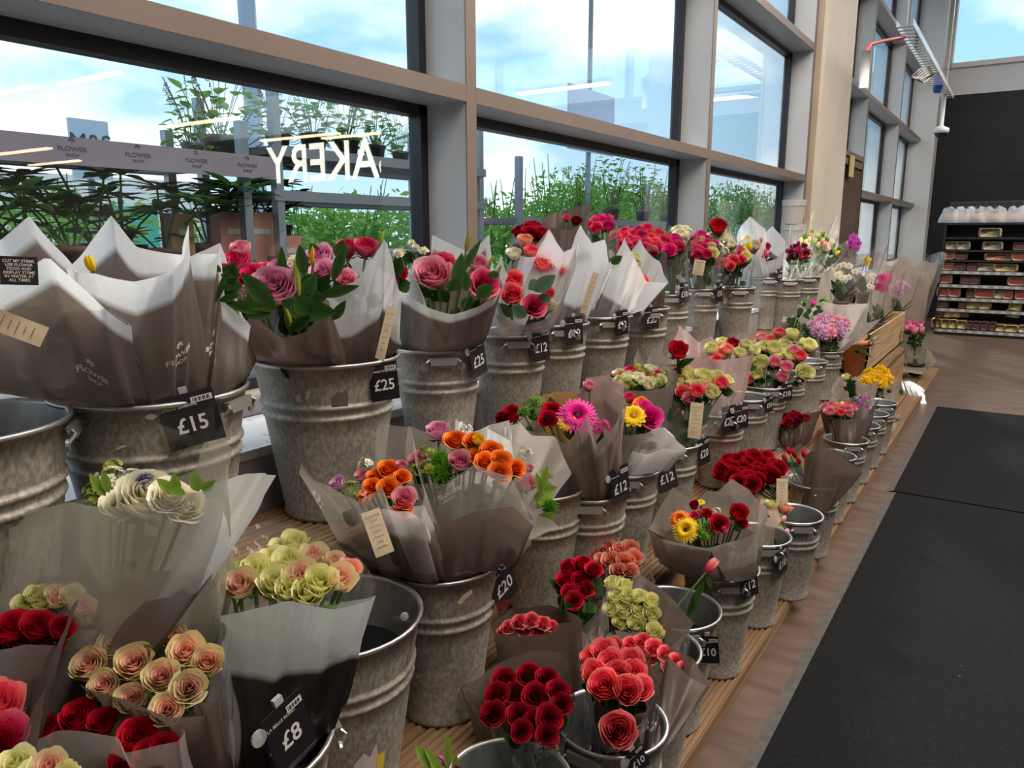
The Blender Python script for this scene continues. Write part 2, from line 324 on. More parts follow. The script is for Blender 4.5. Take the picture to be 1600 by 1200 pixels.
def tier(name, x0, x1, z, y0, y1, label, zf):
    t = empty(name, (0, 0, 0), label=label, cat='display staging', group='stepped timber staging for the buckets')
    nb = max(2, round((x1-x0)/.125)); w = (x1-x0)/nb
    for i in range(nb): board(x0+i*w+.004, x0+(i+1)*w-.004, z, y0, y1).obj('deck_board', wood, t)
    MB().box((x1-.045, y0, zf), (x1-.012, y1, z-.030)).obj('front_fascia', woodE, t)
    MB().box((x0, y0, zf), (x0+.03, y1, z-.03)).obj('rear_rail', woodE, t)
    return t
Y0, Y1 = -.6, 6.2
tier('timber_display_tier', -1.33, -1.045, T3, Y0, Y1, 'top step of grooved timber decking under the window ledge', T2)
tier('timber_display_tier', -1.31, -.77, T2, Y0, 7.4, 'middle step of grooved timber decking behind the front row of buckets', T1)
tier('timber_display_tier', -1.0, -.555, T1, Y0, 8.3, 'lowest step of grooved orange brown timber decking along the floor', 0)
# white painted ledge behind the top row
ledge = nmat('chipped_white_paint', (.60, .62, .66), (.66, .68, .72), (9, 9, 9), .45, 0, 8)
t = ledge.node_tree; v = t.nodes.new('ShaderNodeTexNoise'); v.inputs['Scale'].default_value = 1; v.inputs['Detail'].default_value = 8; mpn = t.nodes.new('ShaderNodeMapping'); mpn.inputs['Scale'].default_value = (9, 26, 9); tcn = t.nodes.new('ShaderNodeTexCoord')
t.links.new(tcn.outputs['Object'], mpn.inputs[0]); t.links.new(mpn.outputs[0], v.inputs[0]); r = t.nodes.new('ShaderNodeValToRGB'); r.color_ramp.elements[0].position = .63; r.color_ramp.elements[0].color = (0, 0, 0, 1); r.color_ramp.elements[1].position = .65
t.links.new(v.outputs[0], r.inputs[0]); mxn = t.nodes.new('ShaderNodeMix'); mxn.data_type = 'RGBA'; old = t.nodes['Principled BSDF'].inputs['Base Color'].links[0].from_socket
t.links.new(r.outputs[0], mxn.inputs[0]); t.links.new(old, mxn.inputs[6]); mxn.inputs[7].default_value = (.28, .26, .25, 1); t.links.new(mxn.outputs[2], t.nodes['Principled BSDF'].inputs['Base Color'])
o = MB().box((-1.59, -1.2, .855), (-1.335, 6.3, .875)).obj('window_ledge', ledge, label='white painted ledge with chipped paint between the window and the top row of buckets', cat='ledge')
MB().box((-1.36, -1.2, T3-.03), (-1.34, 6.3, .855)).obj('front_panel', mat('lilac_panel', (.36, .35, .38), .5), o)
# ---------------------------------------------------------------- lit sign and strip lights of the shop (seen mirrored in the glass)
lit = mat('sign_face', (.9, .9, .85), .5, emit=(1, .95, .82), es=11)
struct('wall_reflection_blocker', MB().box((5.7, 10.9, 0), (6.8, 11.15, 4.9)), cream)  # added unseen block that keeps the letter B out of the window reflection
sgn = empty('bakery_sign', (11.24, YB-.05, 3.04), label='large illuminated white letter sign above the bread at the far wall', cat='sign')
vt, ft = text('BAKERY', 1.31, .012)
MB().add([(a, -.0, c) for a, c, _ in vt], ft).obj('letters', lit, sgn)
MB().box((-2.5, .02, -.62), (2.5, .04, .62)).obj('back_board', mat('sign_board', (.03, .03, .035), .5), sgn)
tube_m = mat('tube_light', (.9, .9, .9), .5, emit=(1, .74, .45), es=14)
k = 0
def strip(x, y, z, ln, label):
    s = empty('strip_light', (x, y, z), label=label, cat='ceiling light', group='suspended strip lights')
    MB().box((-ln/2, -.06, 0), (ln/2, .06, .05)).obj('housing', mat('lamp_housing', (.6, .6, .6), .5), s)
    MB().box((-ln/2+.02, -.055, -.03), (ln/2-.02, .055, 0)).obj('tube', tube_m, s)
    MB().box((-ln/2+.1, -.004, .05), (-ln/2+.108, .004, 4.9-z)).box((ln/2-.108, -.004, .05), (ln/2-.1, .004, 4.9-z)).obj('suspension_rod', mat('lamp_housing'), s)
for (u0, v0, u1, v1) in ((0, 146, 30, 137), (88, 131, 188, 112), (255, 196, 358, 185), (428, 214, 506, 212), (548, 212, 588, 206), (805, 146, 952, 128), (1114, 143, 1150, 162), (0, 233, 66, 238), (60, 257, 108, 250)):
    zz = 3.35 if v0 < 170 else 3.0
    if v0 > 225: zz = 2.75
    p = aZ((u0+u1)/2, (v0+v1)/2, zz); p.x = 2*XG - p.x
    if 0 < p.x < 15.5 and p.y < 13: strip(p.x, p.y, zz, 1.5 if zz > 3.2 else 2.0, 'white suspended strip light over the shop floor')
# ---------------------------------------------------------------- outside
leafm = petal('leaf_outdoor', (.10, .26, .05), (.16, .34, .07), (.26, .45, .12), .4)
leafd = petal('leaf_lupin', (.05, .13, .03), (.08, .19, .05), (.14, .28, .07), .35)
asph = nmat('paving', (.32, .31, .30), (.40, .39, .37), (3, 3, 3), .9)
struct('floor_outside', MB().box((-60, -30, -.25), (XG-.05, 60, -.1)), asph)
def leafquads(mb, ring, c, rad, n_, sz, rnd, flat=1.0):
    for i in range(n_):
        d = Vector((rnd.gauss(0, 1), rnd.gauss(0, 1), rnd.gauss(0, 1))).normalized(); rr = rnd.random()**.45
        p = Vector(c) + Vector((d.x*rad[0], d.y*rad[1], d.z*rad[2]*flat))*rr
        a = Vector((rnd.gauss(0, 1), rnd.gauss(0, 1), rnd.gauss(0, .6))).normalized(); b = a.cross(Vector((rnd.gauss(0, 1), rnd.gauss(0, 1), rnd.gauss(0, 1)))).normalized()
        s_ = sz*rnd.uniform(.6, 1.3); mb.add([p-a*s_, p-b*s_*.35, p+a*s_, p+b*s_*.35], [(0, 1, 2, 3)]); ring += [rnd.random()]*4
def bush_mesh(seed, rad, n_, sz, mt):
    rnd = random.Random(seed); mb = MB(); ring = []
    for j in range(9):
        c = (rnd.uniform(-.6, .6)*rad[0], rnd.uniform(-.6, .6)*rad[1], rad[2]*(1+rnd.uniform(-.35, .45)))
        leafquads(mb, ring, c, (rad[0]*.5, rad[1]*.5, rad[2]*.55), n_//9, sz, rnd)
    for j in range(14):
        x, y = rnd.uniform(-.5, .5)*rad[0], rnd.uniform(-.5, .5)*rad[1]
        k0 = len(mb.v); mb.tube([(x*.3, y*.3, 0), (x*.7, y*.7, rad[2]), (x, y, rad[2]*rnd.uniform(1.6, 2.1))], [.03, .02, .006], 4); ring += [0]*(len(mb.v)-k0)
    mb.ring = ring; return mb.mesh('bush', mt, False)
bm = [bush_mesh(s_, (1.6, 1.6, 1.1), 2600, .075, leafm) for s_ in (1, 2, 3)]
for i, (u, v, X, sc) in enumerate([(505, 325, -7, .95), (640, 325, -7, .95), (815, 300, -9, .95), (880, 283, -9, 1.0), (945, 295, -9.5, 1.0), (1010, 290, -10, 1.05), (1085, 300, -10.5, 1.1), (1145, 300, -12, 1.1), (1205, 300, -13, 1.2), (745, 320, -7.5, .9), (60, 320, -9, 1.25), (385, 335, -8, .95)]):
    p = aX(u, v, X); o = link('hedge_bush', bm[i % 3], None, (p.x, p.y, -.1)); zt = p.z+.1; o.scale = (sc, sc, max(.3, zt/1.9)*1.0); o.rotation_euler = (0, 0, i*1.3)
    tag(o, 'bright green leafy bush growing beyond the plant trolleys outside', 'bush', 'bushes outside the window')
# leaves
def leaf(mb, ring, base, tip, w, nrm=Vector((0, 0, 1)), fold=.25, droop=.1, c=(.3, .6), nv=5):
    base = Vector(base); tip = Vector(tip); ax = tip-base; ln = ax.length
    if ln < 1e-5: return
    a = ax/ln; sd = a.cross(nrm)
    if sd.length < 1e-3: sd = a.cross(Vector((1, 0, 0)))
    sd.normalize(); up = sd.cross(a); vs = []
    for j in range(nv+1):
        t = j/nv; h = w*math.sin(PI*min(1, t*.98+.01)**.85)**.9
        cpt = base + ax*t + up*(-droop*ln*t*t) ; vs += [cpt - sd*h + up*fold*h, cpt, cpt + sd*h + up*fold*h]; ring += [c[1], c[0], c[1]]
    mb.add(vs, [(3*j+q, 3*j+q+1, 3*j+q+4, 3*j+q+3) for j in range(nv) for q in (0, 1)])
pot_b = mat('pot_brown', (.16, .09, .06), .6); pot_k = mat('pot_black', (.03, .03, .032), .5); pot_g = mat('pot_grey', (.17, .17, .18), .5)
stem_m = mat('stem_green', (.10, .17, .05), .6); stem_br = mat('stem_brown', (.12, .08, .04), .7)
def pot(mb, r, h): mb.lathe([(0, .004), (r*.72, .004), (r*.72, 0), (r*.95, h*.82), (r*1.03, h*.83), (r*1.05, h), (r*.98, h), (r*.9, h*.86), (0, h*.86)], 20); return mb
def palm_plant(seed, n_=8, hh=.30):
    """leaf whorls on upright stalks"""
    rnd = random.Random(seed); lf = MB(); ring = []; st = MB()
    for i in range(n_):
        a = rnd.uniform(0, 2*PI); r = rnd.uniform(.04, .22); top = Vector((r*math.cos(a), r*math.sin(a), hh*rnd.uniform(.45, 1.1)))
        st.tube([(0, 0, .08), top*.5+Vector((0, 0, .06)), top], .0035, 5)
        k = rnd.choice((8, 9, 10)); ln = rnd.uniform(.075, .12); ph = rnd.random()*6
        for j in range(k):
            b = ph+2*PI*j/k; leaf(lf, ring, top, top+Vector((math.cos(b)*ln, math.sin(b)*ln, ln*rnd.uniform(-.1, .45))), .019, c=(.1, .5+.4*rnd.random()), nv=4)
    lf.ring = ring; return lf.mesh('leaves', leafd, False), st.mesh('stem', stem_m)
def round_plant(seed, n_=70, w=.17, hh=.22, spikes=10):
    rnd = random.Random(seed); lf = MB(); ring = []; st = MB()
    for i in range(n_):
        a = rnd.uniform(0, 2*PI); r = w*rnd.random()**.6; p = Vector((r*math.cos(a), r*math.sin(a), .08+hh*rnd.random())); d = Vector((math.cos(a+rnd.gauss(0, .6)), math.sin(a+rnd.gauss(0, .6)), rnd.uniform(-.4, .5)))*rnd.uniform(.045, .08)
        leaf(lf, ring, p, p+d, .022, c=(.3, .9), nv=4)
        if i % 4 == 0: st.tube([(0, 0, .06), p*.6, p], .002, 4)
    for i in range(spikes):
        a = rnd.uniform(0, 2*PI); q = Vector((.14*math.cos(a), .14*math.sin(a), .32+.2*rnd.random())); st.tube([(0, 0, .08), q*.6+Vector((0, 0, .06)), q], .0016, 4)
        for j in range(9):
            z = q*(.75+.25*j/9); b = rnd.uniform(0, 6); st.tube([z, z+Vector((math.cos(b)*.014, math.sin(b)*.014, .006))], .0022, 4)
    lf.ring = ring; return lf.mesh('leaves', leafm, False), st.mesh('stem', stem_br)
PL = {'palm': [palm_plant(s_) for s_ in (11, 12, 13)], 'round': [round_plant(s_) for s_ in (21, 22)], 'tall': [round_plant(31, 90, .13, .42, 3)]}
PM = {k_: pot(MB(), .07, .11).mesh('pot', m_, True) for k_, m_ in (('b', pot_b), ('k', pot_k), ('g', pot_g))}
def plant(kind, i, p, sc, pk, label, group, rz=0):
    e = empty('potted_plant', p, rz, label, 'plant', group); e.scale = (sc,)*3
    link('pot', PM[pk], e); a, b = PL[kind][i % len(PL[kind])]; link('leaves', a, e); link('stem', b, e); return e
# trolleys
galvm = mat('trolley_steel', (.30, .34, .40), .45, .6); shelfm = nmat('trolley_shelf', (.16, .16, .18), (.24, .24, .26), (6, 6, 6), .6)
lil = nmat('lilac_banner', (.34, .28, .37), (.38, .32, .41), (4, 4, 4), .6)
XR = -2.45
zA = aX(100, 213, XR).z
def trolley(y0, y1, shelves, top, label):
    e = empty('plant_trolley', (XR, y0, -.1), label=label, cat='plant trolley', group='steel plant trolleys outside')
    w = y1-y0
    for yy in (0, w-.035):
        for xx in (-.50, -.035):
            b = MB().box((xx, yy, .12), (xx+.035, yy+.035, top+.1)); b.obj('upright', galvm, e)
    for s_ in shelves:
        b = MB().box((-.52, -.01, s_+.1-.03), (0, w+.01, s_+.1), 0).box((-.525, -.015, s_+.1-.035), (-.51, w+.015, s_+.105), 1).box((-.01, -.015, s_+.1-.035), (.005, w+.015, s_+.105), 1)
        b.obj('shelf', [shelfm, galvm], e)
    for xx in (-.46, -.06):
        for yy in (.06, w-.06): MB().lathe([(0, -.015), (.055, -.015), (.06, 0), (.055, .015), (0, .015)], 16, M=Matrix.Translation((xx, yy, .06)) @ Matrix.Rotation(PI/2, 4, 'Y')).obj('caster', pot_k, e)
    return e
ya = aX(395, 330, XR).y; yb = aX(600, 250, XR).y; yc = aX(790, 300, XR).y; yd = aX(812, 300, XR).y
zp = aX(350, 385, XR).z-.12
tA = trolley(ya-1.35, ya, (.25, zp, zA-.02), aX(410, 130, XR).z*.0+zA+.12, 'steel plant trolley behind the left window with a lilac banner on its top shelf')
zb_ = aX(560, 243, XR-.0).z
tB = trolley(ya+.12, ya+1.5, (.25, zb_-.42, zb_-.17, zb_), zb_+.22, 'steel plant trolley behind the mirrored lettering, with dark shelves')
tC = trolley(yd, yd+2.9, (.25, 1.0, 1.42), aX(820, 245, XR).z, 'steel plant trolley seen through the second window with potted shrubs')
zt_, zb2 = aX(100, 213, XR+.01).z, aX(100, 257, XR+.01).z
bn = MB().box((XR+.006, -.7, zb2), (XR+.012, ya+.12, zt_)).obj('shelf_banner', lil, label='lilac printed banner clipped along the trolley shelf edge outside', cat='banner')
inkm = mat('dark_ink', (.10, .08, .13), .6)
def emblem(s_):
    """small four-petal flower with a stalk"""
    vs = []; fs = []
    for a in range(5):
        t = PI/2 + (a-2)*.9; c, d = math.cos(t), math.sin(t); o = len(vs)
        vs += [(c*.06*s_, d*.06*s_, 0), ((c*.3-d*.13)*s_, (d*.3+c*.13)*s_, 0), (c*.5*s_, d*.5*s_, 0), ((c*.3+d*.13)*s_, (d*.3-c*.13)*s_, 0)]; fs.append((o, o+1, o+2, o+3))
    o = len(vs); vs += [(-.03*s_, -.5*s_, 0), (.03*s_, -.5*s_, 0), (.03*s_, 0, 0), (-.03*s_, 0, 0)]; fs.append((o, o+1, o+2, o+3))
    return vs, fs
def shop_print(sz, third=None):
    """emblem over FLOWER over SHOP"""
    vs, fs = emblem(sz*1.1); vs = [(a, b+sz*1.35, 0) for a, b, c in vs]
    for s_, q, dy in (('FLOWER', sz, 0), ('SHOP', sz*.72, -sz*.95)) + (((third, sz*.5, -sz*2.0),) if third else ()):
        v_, f2 = text(s_, q, .012); o = len(vs); vs += [(a*1.15, b+dy, 0) for a, b, c in v_]; fs += [tuple(i+o for i in g) for g in f2]
    return vs, fs
for u in (113, 216, 307, 387):
    p = aX(u, 233+(u-113)*.095, XR+.013); v_, f2 = shop_print(.0195)
    MB().add([(0, a, b) for a, b, c in v_], f2).obj('printed_logo', inkm, bn, p)
def on(u, v, X, z): p = aX(u, v, X); p.z = z; return p
for i, (u, X, rz, sc, pk) in enumerate([(-40, -2.62, 0, 1.15, 'b'), (40, -2.72, 1, 1.1, 'k'), (110, -2.6, 2, 1.15, 'b'), (190, -2.75, 3, 1.15, 'k'), (255, -2.58, 4, 1.05, 'b'), (325, -2.65, 5, 1.2, 'b'), (372, -2.75, .5, 1.1, 'b'), (150, -2.85, 1.5, 1.2, 'k')]):
    plant('palm', i, on(u, 360, X, zp), sc, pk, 'potted lupin with fans of narrow dark green leaves on the trolley behind the left window', 'lupins on the left trolley', rz)
for i, (u, X) in enumerate([(15, -2.3), (60, -2.2), (-30, -2.1), (430, -2.6), (380, -2.25)]):
    plant('palm', i, on(u, 600 if u < 100 else 420, X, .45 if u < 100 else .95) if u < 100 else on(u, 400, -2.75, zb_-.42 if u > 400 else zp), 1.15, 'k', 'potted lupin standing low against the outside of the glass' if u < 100 else 'potted lupin with dark leaves behind the mirrored lettering', 'lupins low by the glass' if u < 100 else 'lupins behind the lettering', i)
# a low table outside for the pots near the glass
o = MB().box((-2.5, -1.2, .42), (-1.9, 1.2, .45)).obj('low_bench', shelfm, label='low dark bench outside the glass holding lupin pots', cat='bench')
for a in ((-2.48, -1.18), (-2.48, 1.12), (-1.96, -1.18), (-1.96, 1.12)): MB().box((a[0], a[1], -.1), (a[0]+.05, a[1]+.05, .42)).obj('leg', galvm, o)
zt1 = zA-.02
for i, (u, sc, k_) in enumerate([(345, .95, 'round'), (300, .6, 'round')]): plant(k_, i, on(u, 220, -2.65, zt1), sc, 'g', 'potted shrub with rounded leaves and dry seed heads on the top of the left trolley', 'shrubs topping the left trolley', i)
for i, (u, sc) in enumerate([(435, .72), (490, .85), (540, .9), (585, .75), (625, .62)]): plant('round', i, on(u, 220, -2.65, zb_), sc, 'k', 'potted shrub with pale green leaves and thin seed heads above the mirrored lettering', 'shrubs above the lettering', i*1.7)
for i, (u, sc) in enumerate([(905, .8), (955, 1.0), (1005, .95), (1040, .8)]): plant('tall', i, on(u, 330, -2.72, 1.42), sc, 'g', 'tall leafy shrub in a grey pot on the trolley outside the second window', 'shrubs on the second window trolley', i*1.7)
# lamp post, signs and buildings in the car park
post = mat('post_steel', (.30, .40, .50), .5, .3)
p = aX(391, 100, -4.2); o = MB().tube([(0, 0, -.1-0), (0, 0, 9)], .055, 16).lathe([(.09, -.1), (.09, .3), (.06, .34)], 16).obj('lamp_post', post, None, (p.x, p.y, 0), True, label='thick blue grey steel post outside the left window', cat='post')
p = aX(922, 100, -8); o = empty('lamp_post', (p.x, p.y, -.1), label='thin grey car park post carrying a blank sign panel', cat='post')
MB().tube([(0, 0, 0), (0, 0, 9.4)], [.06, .042], 12).obj('pole', mat('post_grey', (.22, .25, .28), .5, .4), o, smooth=True)
a, b = aX(883, 130, -8), aX(953, 238, -8)
MB().box((.06, a.y-p.y, b.z), (.09, b.y-p.y, a.z+.1)).obj('sign_panel', mat('sign_back', (.42, .50, .62), .6), o)
MB().box((.03, a.y-p.y+.1, a.z-.2), (.06, b.y-p.y-.1, a.z-.12)).obj('clamp', mat('post_grey'), o)
a, b = aX(106, 183, -9), aX(173, 240, -9); o = empty('store_sign', (-9, (a.y+b.y)/2, -.1), label='pale square sign on a post above the lilac banner', cat='sign')
MB().box((-.04, -(b.y-a.y)/2, b.z+.1-.3), (0, (b.y-a.y)/2, a.z+.1)).obj('panel', mat('sign_pale', (.50, .62, .76), .6), o)
MB().tube([(-.07, 0, 0), (-.07, 0, a.z)], .04, 10).obj('pole', mat('post_grey'), o)
v_, f2 = text('M&S', .26, .012); MB().add([(.006, q, w_+a.z-.16) for q, w_, c in v_], f2).obj('lettering', mat('ink_black', (.06, .06, .07), .6), o)
pa, pb = aX(-150, 340, -16), aX(330, 340, -16)
o = MB().box((-20, pa.y, -.1), (-16, pb.y, aX(100, 272, -16).z)).obj('pale_building', mat('pale_render', (.80, .80, .74), .7), label='low pale building with a green panel beyond the car park', cat='building')
MB().box((-16.0, pb.y-3.3, .9), (-15.9, pb.y-1.4, 1.9)).obj('green_panel', mat('green_panel', (.06, .42, .30), .6), o)

boxp = mat('label_box_pink', (.55, .24, .20), .5); boxb = mat('label_box_tan', (.42, .25, .13), .5); tick = mat('ticket_pale', (.50, .56, .50), .5)
for (u0, v0, u1, v1, m_, lb) in ((345, 332, 430, 370, boxp, 'pink plant label box on the left trolley above the lily bouquet'), (268, 334, 301, 372, boxb, 'brown plant label box on the left trolley between two white film points'), (436, 368, 470, 400, boxp, 'small pinkish plant box beside the trolley upright')):
    a, b = aX(u0, v1, -2.52), aX(u1, v0, -2.52); o = MB().box((-.06, a.y, zp if u0 < 430 else a.z), (0, b.y, b.z)).obj('plant_label_box', m_, None, (-2.52, 0, 0), label=lb, cat='plant label')
    MB().box((.0005, a.y+.03, a.z+.01), (.002, b.y-.03, a.z+.03)).obj('printed_strip', tick, o)
# ---------------------------------------------------------------- flower heads (unit size, facing +Z)
def rose(seed, n_=20, opn=1.0, tall=1.0):
    rnd = random.Random(seed); mb = MB(); ring = []
    for k in range(n_):
        f = k/(n_-1); th = k*2.4+rnd.uniform(-.2, .2); rad = .10+.82*f**.9; top = (.62-.30*f*opn)*tall; w = 1.5-.75*f; curl = (.10+.55*f*opn)
        jit = rnd.uniform(-.05, .05); tip = rnd.uniform(.0, .12)
        def P(u, v):
            a = 2*u-1; b = v; ang = th+a*w
            r = rad*(.30+.70*math.sin(min(1, b*1.25)*PI/2)); z = -.75+(top+.75)*b - a*a*.22*b
            if b > .65: q = (b-.65)/.35; r += curl*q*q*.30; z -= curl*q*q*.16; r += .04*math.sin(a*5+k)*q; z += tip*q*(1-abs(a)*1.3)
            return (r*math.cos(ang), r*math.sin(ang), z+jit)
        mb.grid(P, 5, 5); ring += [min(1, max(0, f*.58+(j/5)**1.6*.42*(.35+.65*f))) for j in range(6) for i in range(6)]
    for k in range(5):
        a = k*1.257; c, d = math.cos(a), math.sin(a)
        mb.add([(.1*c, .1*d, -.8), (.55*c-.16*d, .55*d+.16*c, -.72), (.95*c, .95*d, -.55+.2*rnd.random()), (.55*c+.16*d, .55*d-.16*c, -.72)], [(0, 1, 2, 3)], 1); ring += [0]*4
    mb.lathe([(0, -1.05), (.16, -1.0), (.22, -.8), (.3, -.72)], 8, 1); ring += [0]*32
    mb.ring = ring; return mb
def daisy(seed, n_=30, rings=2, ln=1.0):
    rnd = random.Random(seed); mb = MB(); ring = []
    for q in range(rings):
        for j in range(n_):
            a = 2*PI*(j+.5*q)/n_+rnd.uniform(-.05, .05); L_ = ln*(1-.16*q)*rnd.uniform(.92, 1.05); w = 2.6/n_; up = .06+.14*q
            def P(u, v, a=a, L_=L_, w=w, up=up):
                r = .16+(L_-.16)*v; x_ = (2*u-1)*w*math.sin(PI*min(.96, .25+v*.75))**.5; z = up*math.sin(v*2.4)-(.05*v*v)+.03*abs(2*u-1)
                return (r*math.cos(a)-x_*math.sin(a), r*math.sin(a)+x_*math.cos(a), z)
            mb.grid(P, 2, 4); ring += [.2+.8*v/4 for v in range(5) for _ in range(3)]
    for j in range(18):
        a = j*2.4; r = .2; mb.add([(.12*math.cos(a), .12*math.sin(a), .1), (r*math.cos(a+.2), r*math.sin(a+.2), .2), (.3*math.cos(a), .3*math.sin(a), .13)], [(0, 1, 2)]); ring += [.1]*3
    k0 = len(mb.v); mb.lathe([(0, .13), (.08, .13), (.13, .08), (.2, .02), (.1, -.12), (0, -.14)], 14, 1); ring += [0]*(len(mb.v)-k0)
    mb.ring = ring; return mb
def pompon(seed, n_=130, w=.075, curl=.5, hemi=-.3):
    """many narrow petals on a ball: chrysanthemum"""
    rnd = random.Random(seed); mb = MB(); ring = []
    for j in range(n_):
        z = 1-(1-hemi)*(j+.5)/n_; r = math.sqrt(max(0, 1-z*z)); a = j*2.39996; d = Vector((r*math.cos(a), r*math.sin(a), z)); s_ = d.cross(Vector((rnd.gauss(0, 1), rnd.gauss(0, 1), rnd.gauss(0, 1)))).normalized()
        u = d.cross(s_); l_ = rnd.uniform(.8, 1.05); q = [d*.25, d*.25*l_+d*.35+u*.0, d*l_*.86+u*.05, d*l_+u*curl*.25]
        ww = [w*.5, w, w, w*.3]; vs = []
        for p, b in zip(q, ww): vs += [p-s_*b, p+s_*b]
        mb.add(vs, [(0, 1, 3, 2), (2, 3, 5, 4), (4, 5, 7, 6)]); ring += [.1, .1, .5, .5, .8, .8, 1, 1]
    mb.ring = ring; return mb
def fuzz(seed, n_=420):
    rnd = random.Random(seed); mb = MB(); ring = []
    for j in range(n_):
        d = Vector((rnd.gauss(0, 1), rnd.gauss(0, 1), rnd.gauss(0, 1)+.3)).normalized(); s_ = d.cross(Vector((rnd.gauss(0, 1), rnd.gauss(0, 1), rnd.gauss(0, 1)))).normalized()*.022
        t_ = (d+Vector((rnd.gauss(0, .12), rnd.gauss(0, .12), rnd.gauss(0, .12))))*rnd.uniform(.8, 1.0); mb.add([d*.5-s_, d*.5+s_, t_+s_*.4, t_-s_*.4], [(0, 1, 2, 3)]); ring += [.1, .1, 1, 1]
    k0 = len(mb.v); mb.lathe([(0, -.55), (.4, -.4), (.55, 0), (.4, .4), (0, .55)], 10); ring += [0]*(len(mb.v)-k0)
    mb.ring = ring; return mb
def cluster(seed, n_=26, r=.3, proto='bud'):
    """small florets on a spike or dome"""
    rnd = random.Random(seed); mb = MB(); ring = []
    for j in range(n_):
        d = Vector((rnd.gauss(0, 1), rnd.gauss(0, 1), rnd.gauss(0, 1)+.5)).normalized()*(.75+.25*rnd.random()); M = frame(d, d, s=r*rnd.uniform(.7, 1.1), spin=j)
        for q in range(5):
            a = q*1.257; c, e = math.cos(a), math.sin(a); mb.add([(.08*c, .08*e, -.2), (.55*c-.34*e, .55*e+.34*c, .12), (1.0*c, 1.0*e, .02), (.55*c+.34*e, .55*e-.34*c, .12)], [(0, 1, 2, 3)], 0, M); ring += [.1, .7, 1, .7]
        k0 = len(mb.v); mb.tube([d*.05, d*.9], .03, 4, 1); ring += [0]*(len(mb.v)-k0)
    mb.ring = ring; return mb
def bud():
    """long lily bud"""
    mb = MB(); ring = []
    def P(u, v): a = u*2*PI; r = .20*math.sin(PI*min(1, v*.93+.07))**.7*(1+.12*math.cos(3*a)); return (r*math.cos(a), r*math.sin(a), -1+2*v)
    mb.grid(P, 12, 8); ring = [abs(math.cos(1.5*2*PI*i/12)) for j in range(9) for i in range(13)]; mb.ring = ring; return mb
def tulip(seed):
    mb = MB(); ring = []
    for k in range(6):
        def P(u, v, k=k): a = k*PI/3*1.0+(2*u-1)*.75; r = (.45+.05*(k % 2))*math.sin(PI*(.12+v*.72))**.7*(1-.55*v*(abs(2*u-1))); return (r*math.cos(a), r*math.sin(a), -.7+1.5*v-.35*(2*u-1)**2*v)
        mb.grid(P, 4, 5); ring += [.2+.8*j/5 for j in range(6) for i in range(5)]
    mb.ring = ring; return mb
def moth(seed):
    """orchid bloom"""
    mb = MB(); ring = []
    for k, (w, l_) in enumerate(((.34, .95), (.62, .95), (.32, .9), (.32, .9), (.62, .95))):
        a = PI/2+k*1.257; 
        def P(u, v, a=a, w=w, l_=l_): x_ = (2*u-1)*w*math.sin(PI*min(.97, .1+v*.85)); r = .08+v*l_; return (r*math.cos(a)-x_*math.sin(a), r*math.sin(a)+x_*math.cos(a), .12*math.sin(v*3)-.1*(2*u-1)**2)
        mb.grid(P, 4, 4); ring += [.1+.9*j/4 for j in range(5) for i in range(5)]
    k0 = len(mb.v); mb.lathe([(0, .3), (.1, .28), (.14, .1), (.05, 0)], 8, 0); ring += [0]*(len(mb.v)-k0)
    mb.ring = ring; return mb
green = mat('sepal_green', (.10, .20, .05), .6)
PET = dict(
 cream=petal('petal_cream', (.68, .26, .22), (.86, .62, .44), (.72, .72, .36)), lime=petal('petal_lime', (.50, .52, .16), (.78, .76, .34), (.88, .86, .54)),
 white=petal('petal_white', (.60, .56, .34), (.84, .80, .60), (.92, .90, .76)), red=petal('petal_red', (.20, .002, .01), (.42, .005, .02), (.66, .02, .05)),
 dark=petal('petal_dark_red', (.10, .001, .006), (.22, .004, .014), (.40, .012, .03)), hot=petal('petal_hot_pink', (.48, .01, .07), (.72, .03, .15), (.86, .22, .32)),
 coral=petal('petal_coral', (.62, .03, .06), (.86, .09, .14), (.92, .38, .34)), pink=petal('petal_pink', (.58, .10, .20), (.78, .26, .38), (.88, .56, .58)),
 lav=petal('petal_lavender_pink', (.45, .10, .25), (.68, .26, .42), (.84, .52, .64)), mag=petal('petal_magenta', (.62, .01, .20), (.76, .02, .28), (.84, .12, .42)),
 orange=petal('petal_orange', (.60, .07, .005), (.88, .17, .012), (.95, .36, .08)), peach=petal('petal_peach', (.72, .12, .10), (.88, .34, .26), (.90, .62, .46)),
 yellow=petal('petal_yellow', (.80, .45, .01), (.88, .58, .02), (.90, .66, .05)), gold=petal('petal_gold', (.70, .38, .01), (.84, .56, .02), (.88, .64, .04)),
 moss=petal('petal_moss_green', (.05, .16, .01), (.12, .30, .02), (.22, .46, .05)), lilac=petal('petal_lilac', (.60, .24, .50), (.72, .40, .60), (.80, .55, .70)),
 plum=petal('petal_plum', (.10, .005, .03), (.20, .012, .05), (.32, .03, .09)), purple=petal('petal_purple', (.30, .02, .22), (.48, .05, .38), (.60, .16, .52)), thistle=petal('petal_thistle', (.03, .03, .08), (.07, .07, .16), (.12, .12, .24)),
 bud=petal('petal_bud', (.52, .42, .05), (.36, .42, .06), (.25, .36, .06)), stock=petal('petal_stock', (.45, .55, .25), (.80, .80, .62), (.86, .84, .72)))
eye_k = mat('gerbera_eye', (.02, .012, .01), .7); eye_y = mat('gerbera_eye_pale', (.35, .28, .04), .7)
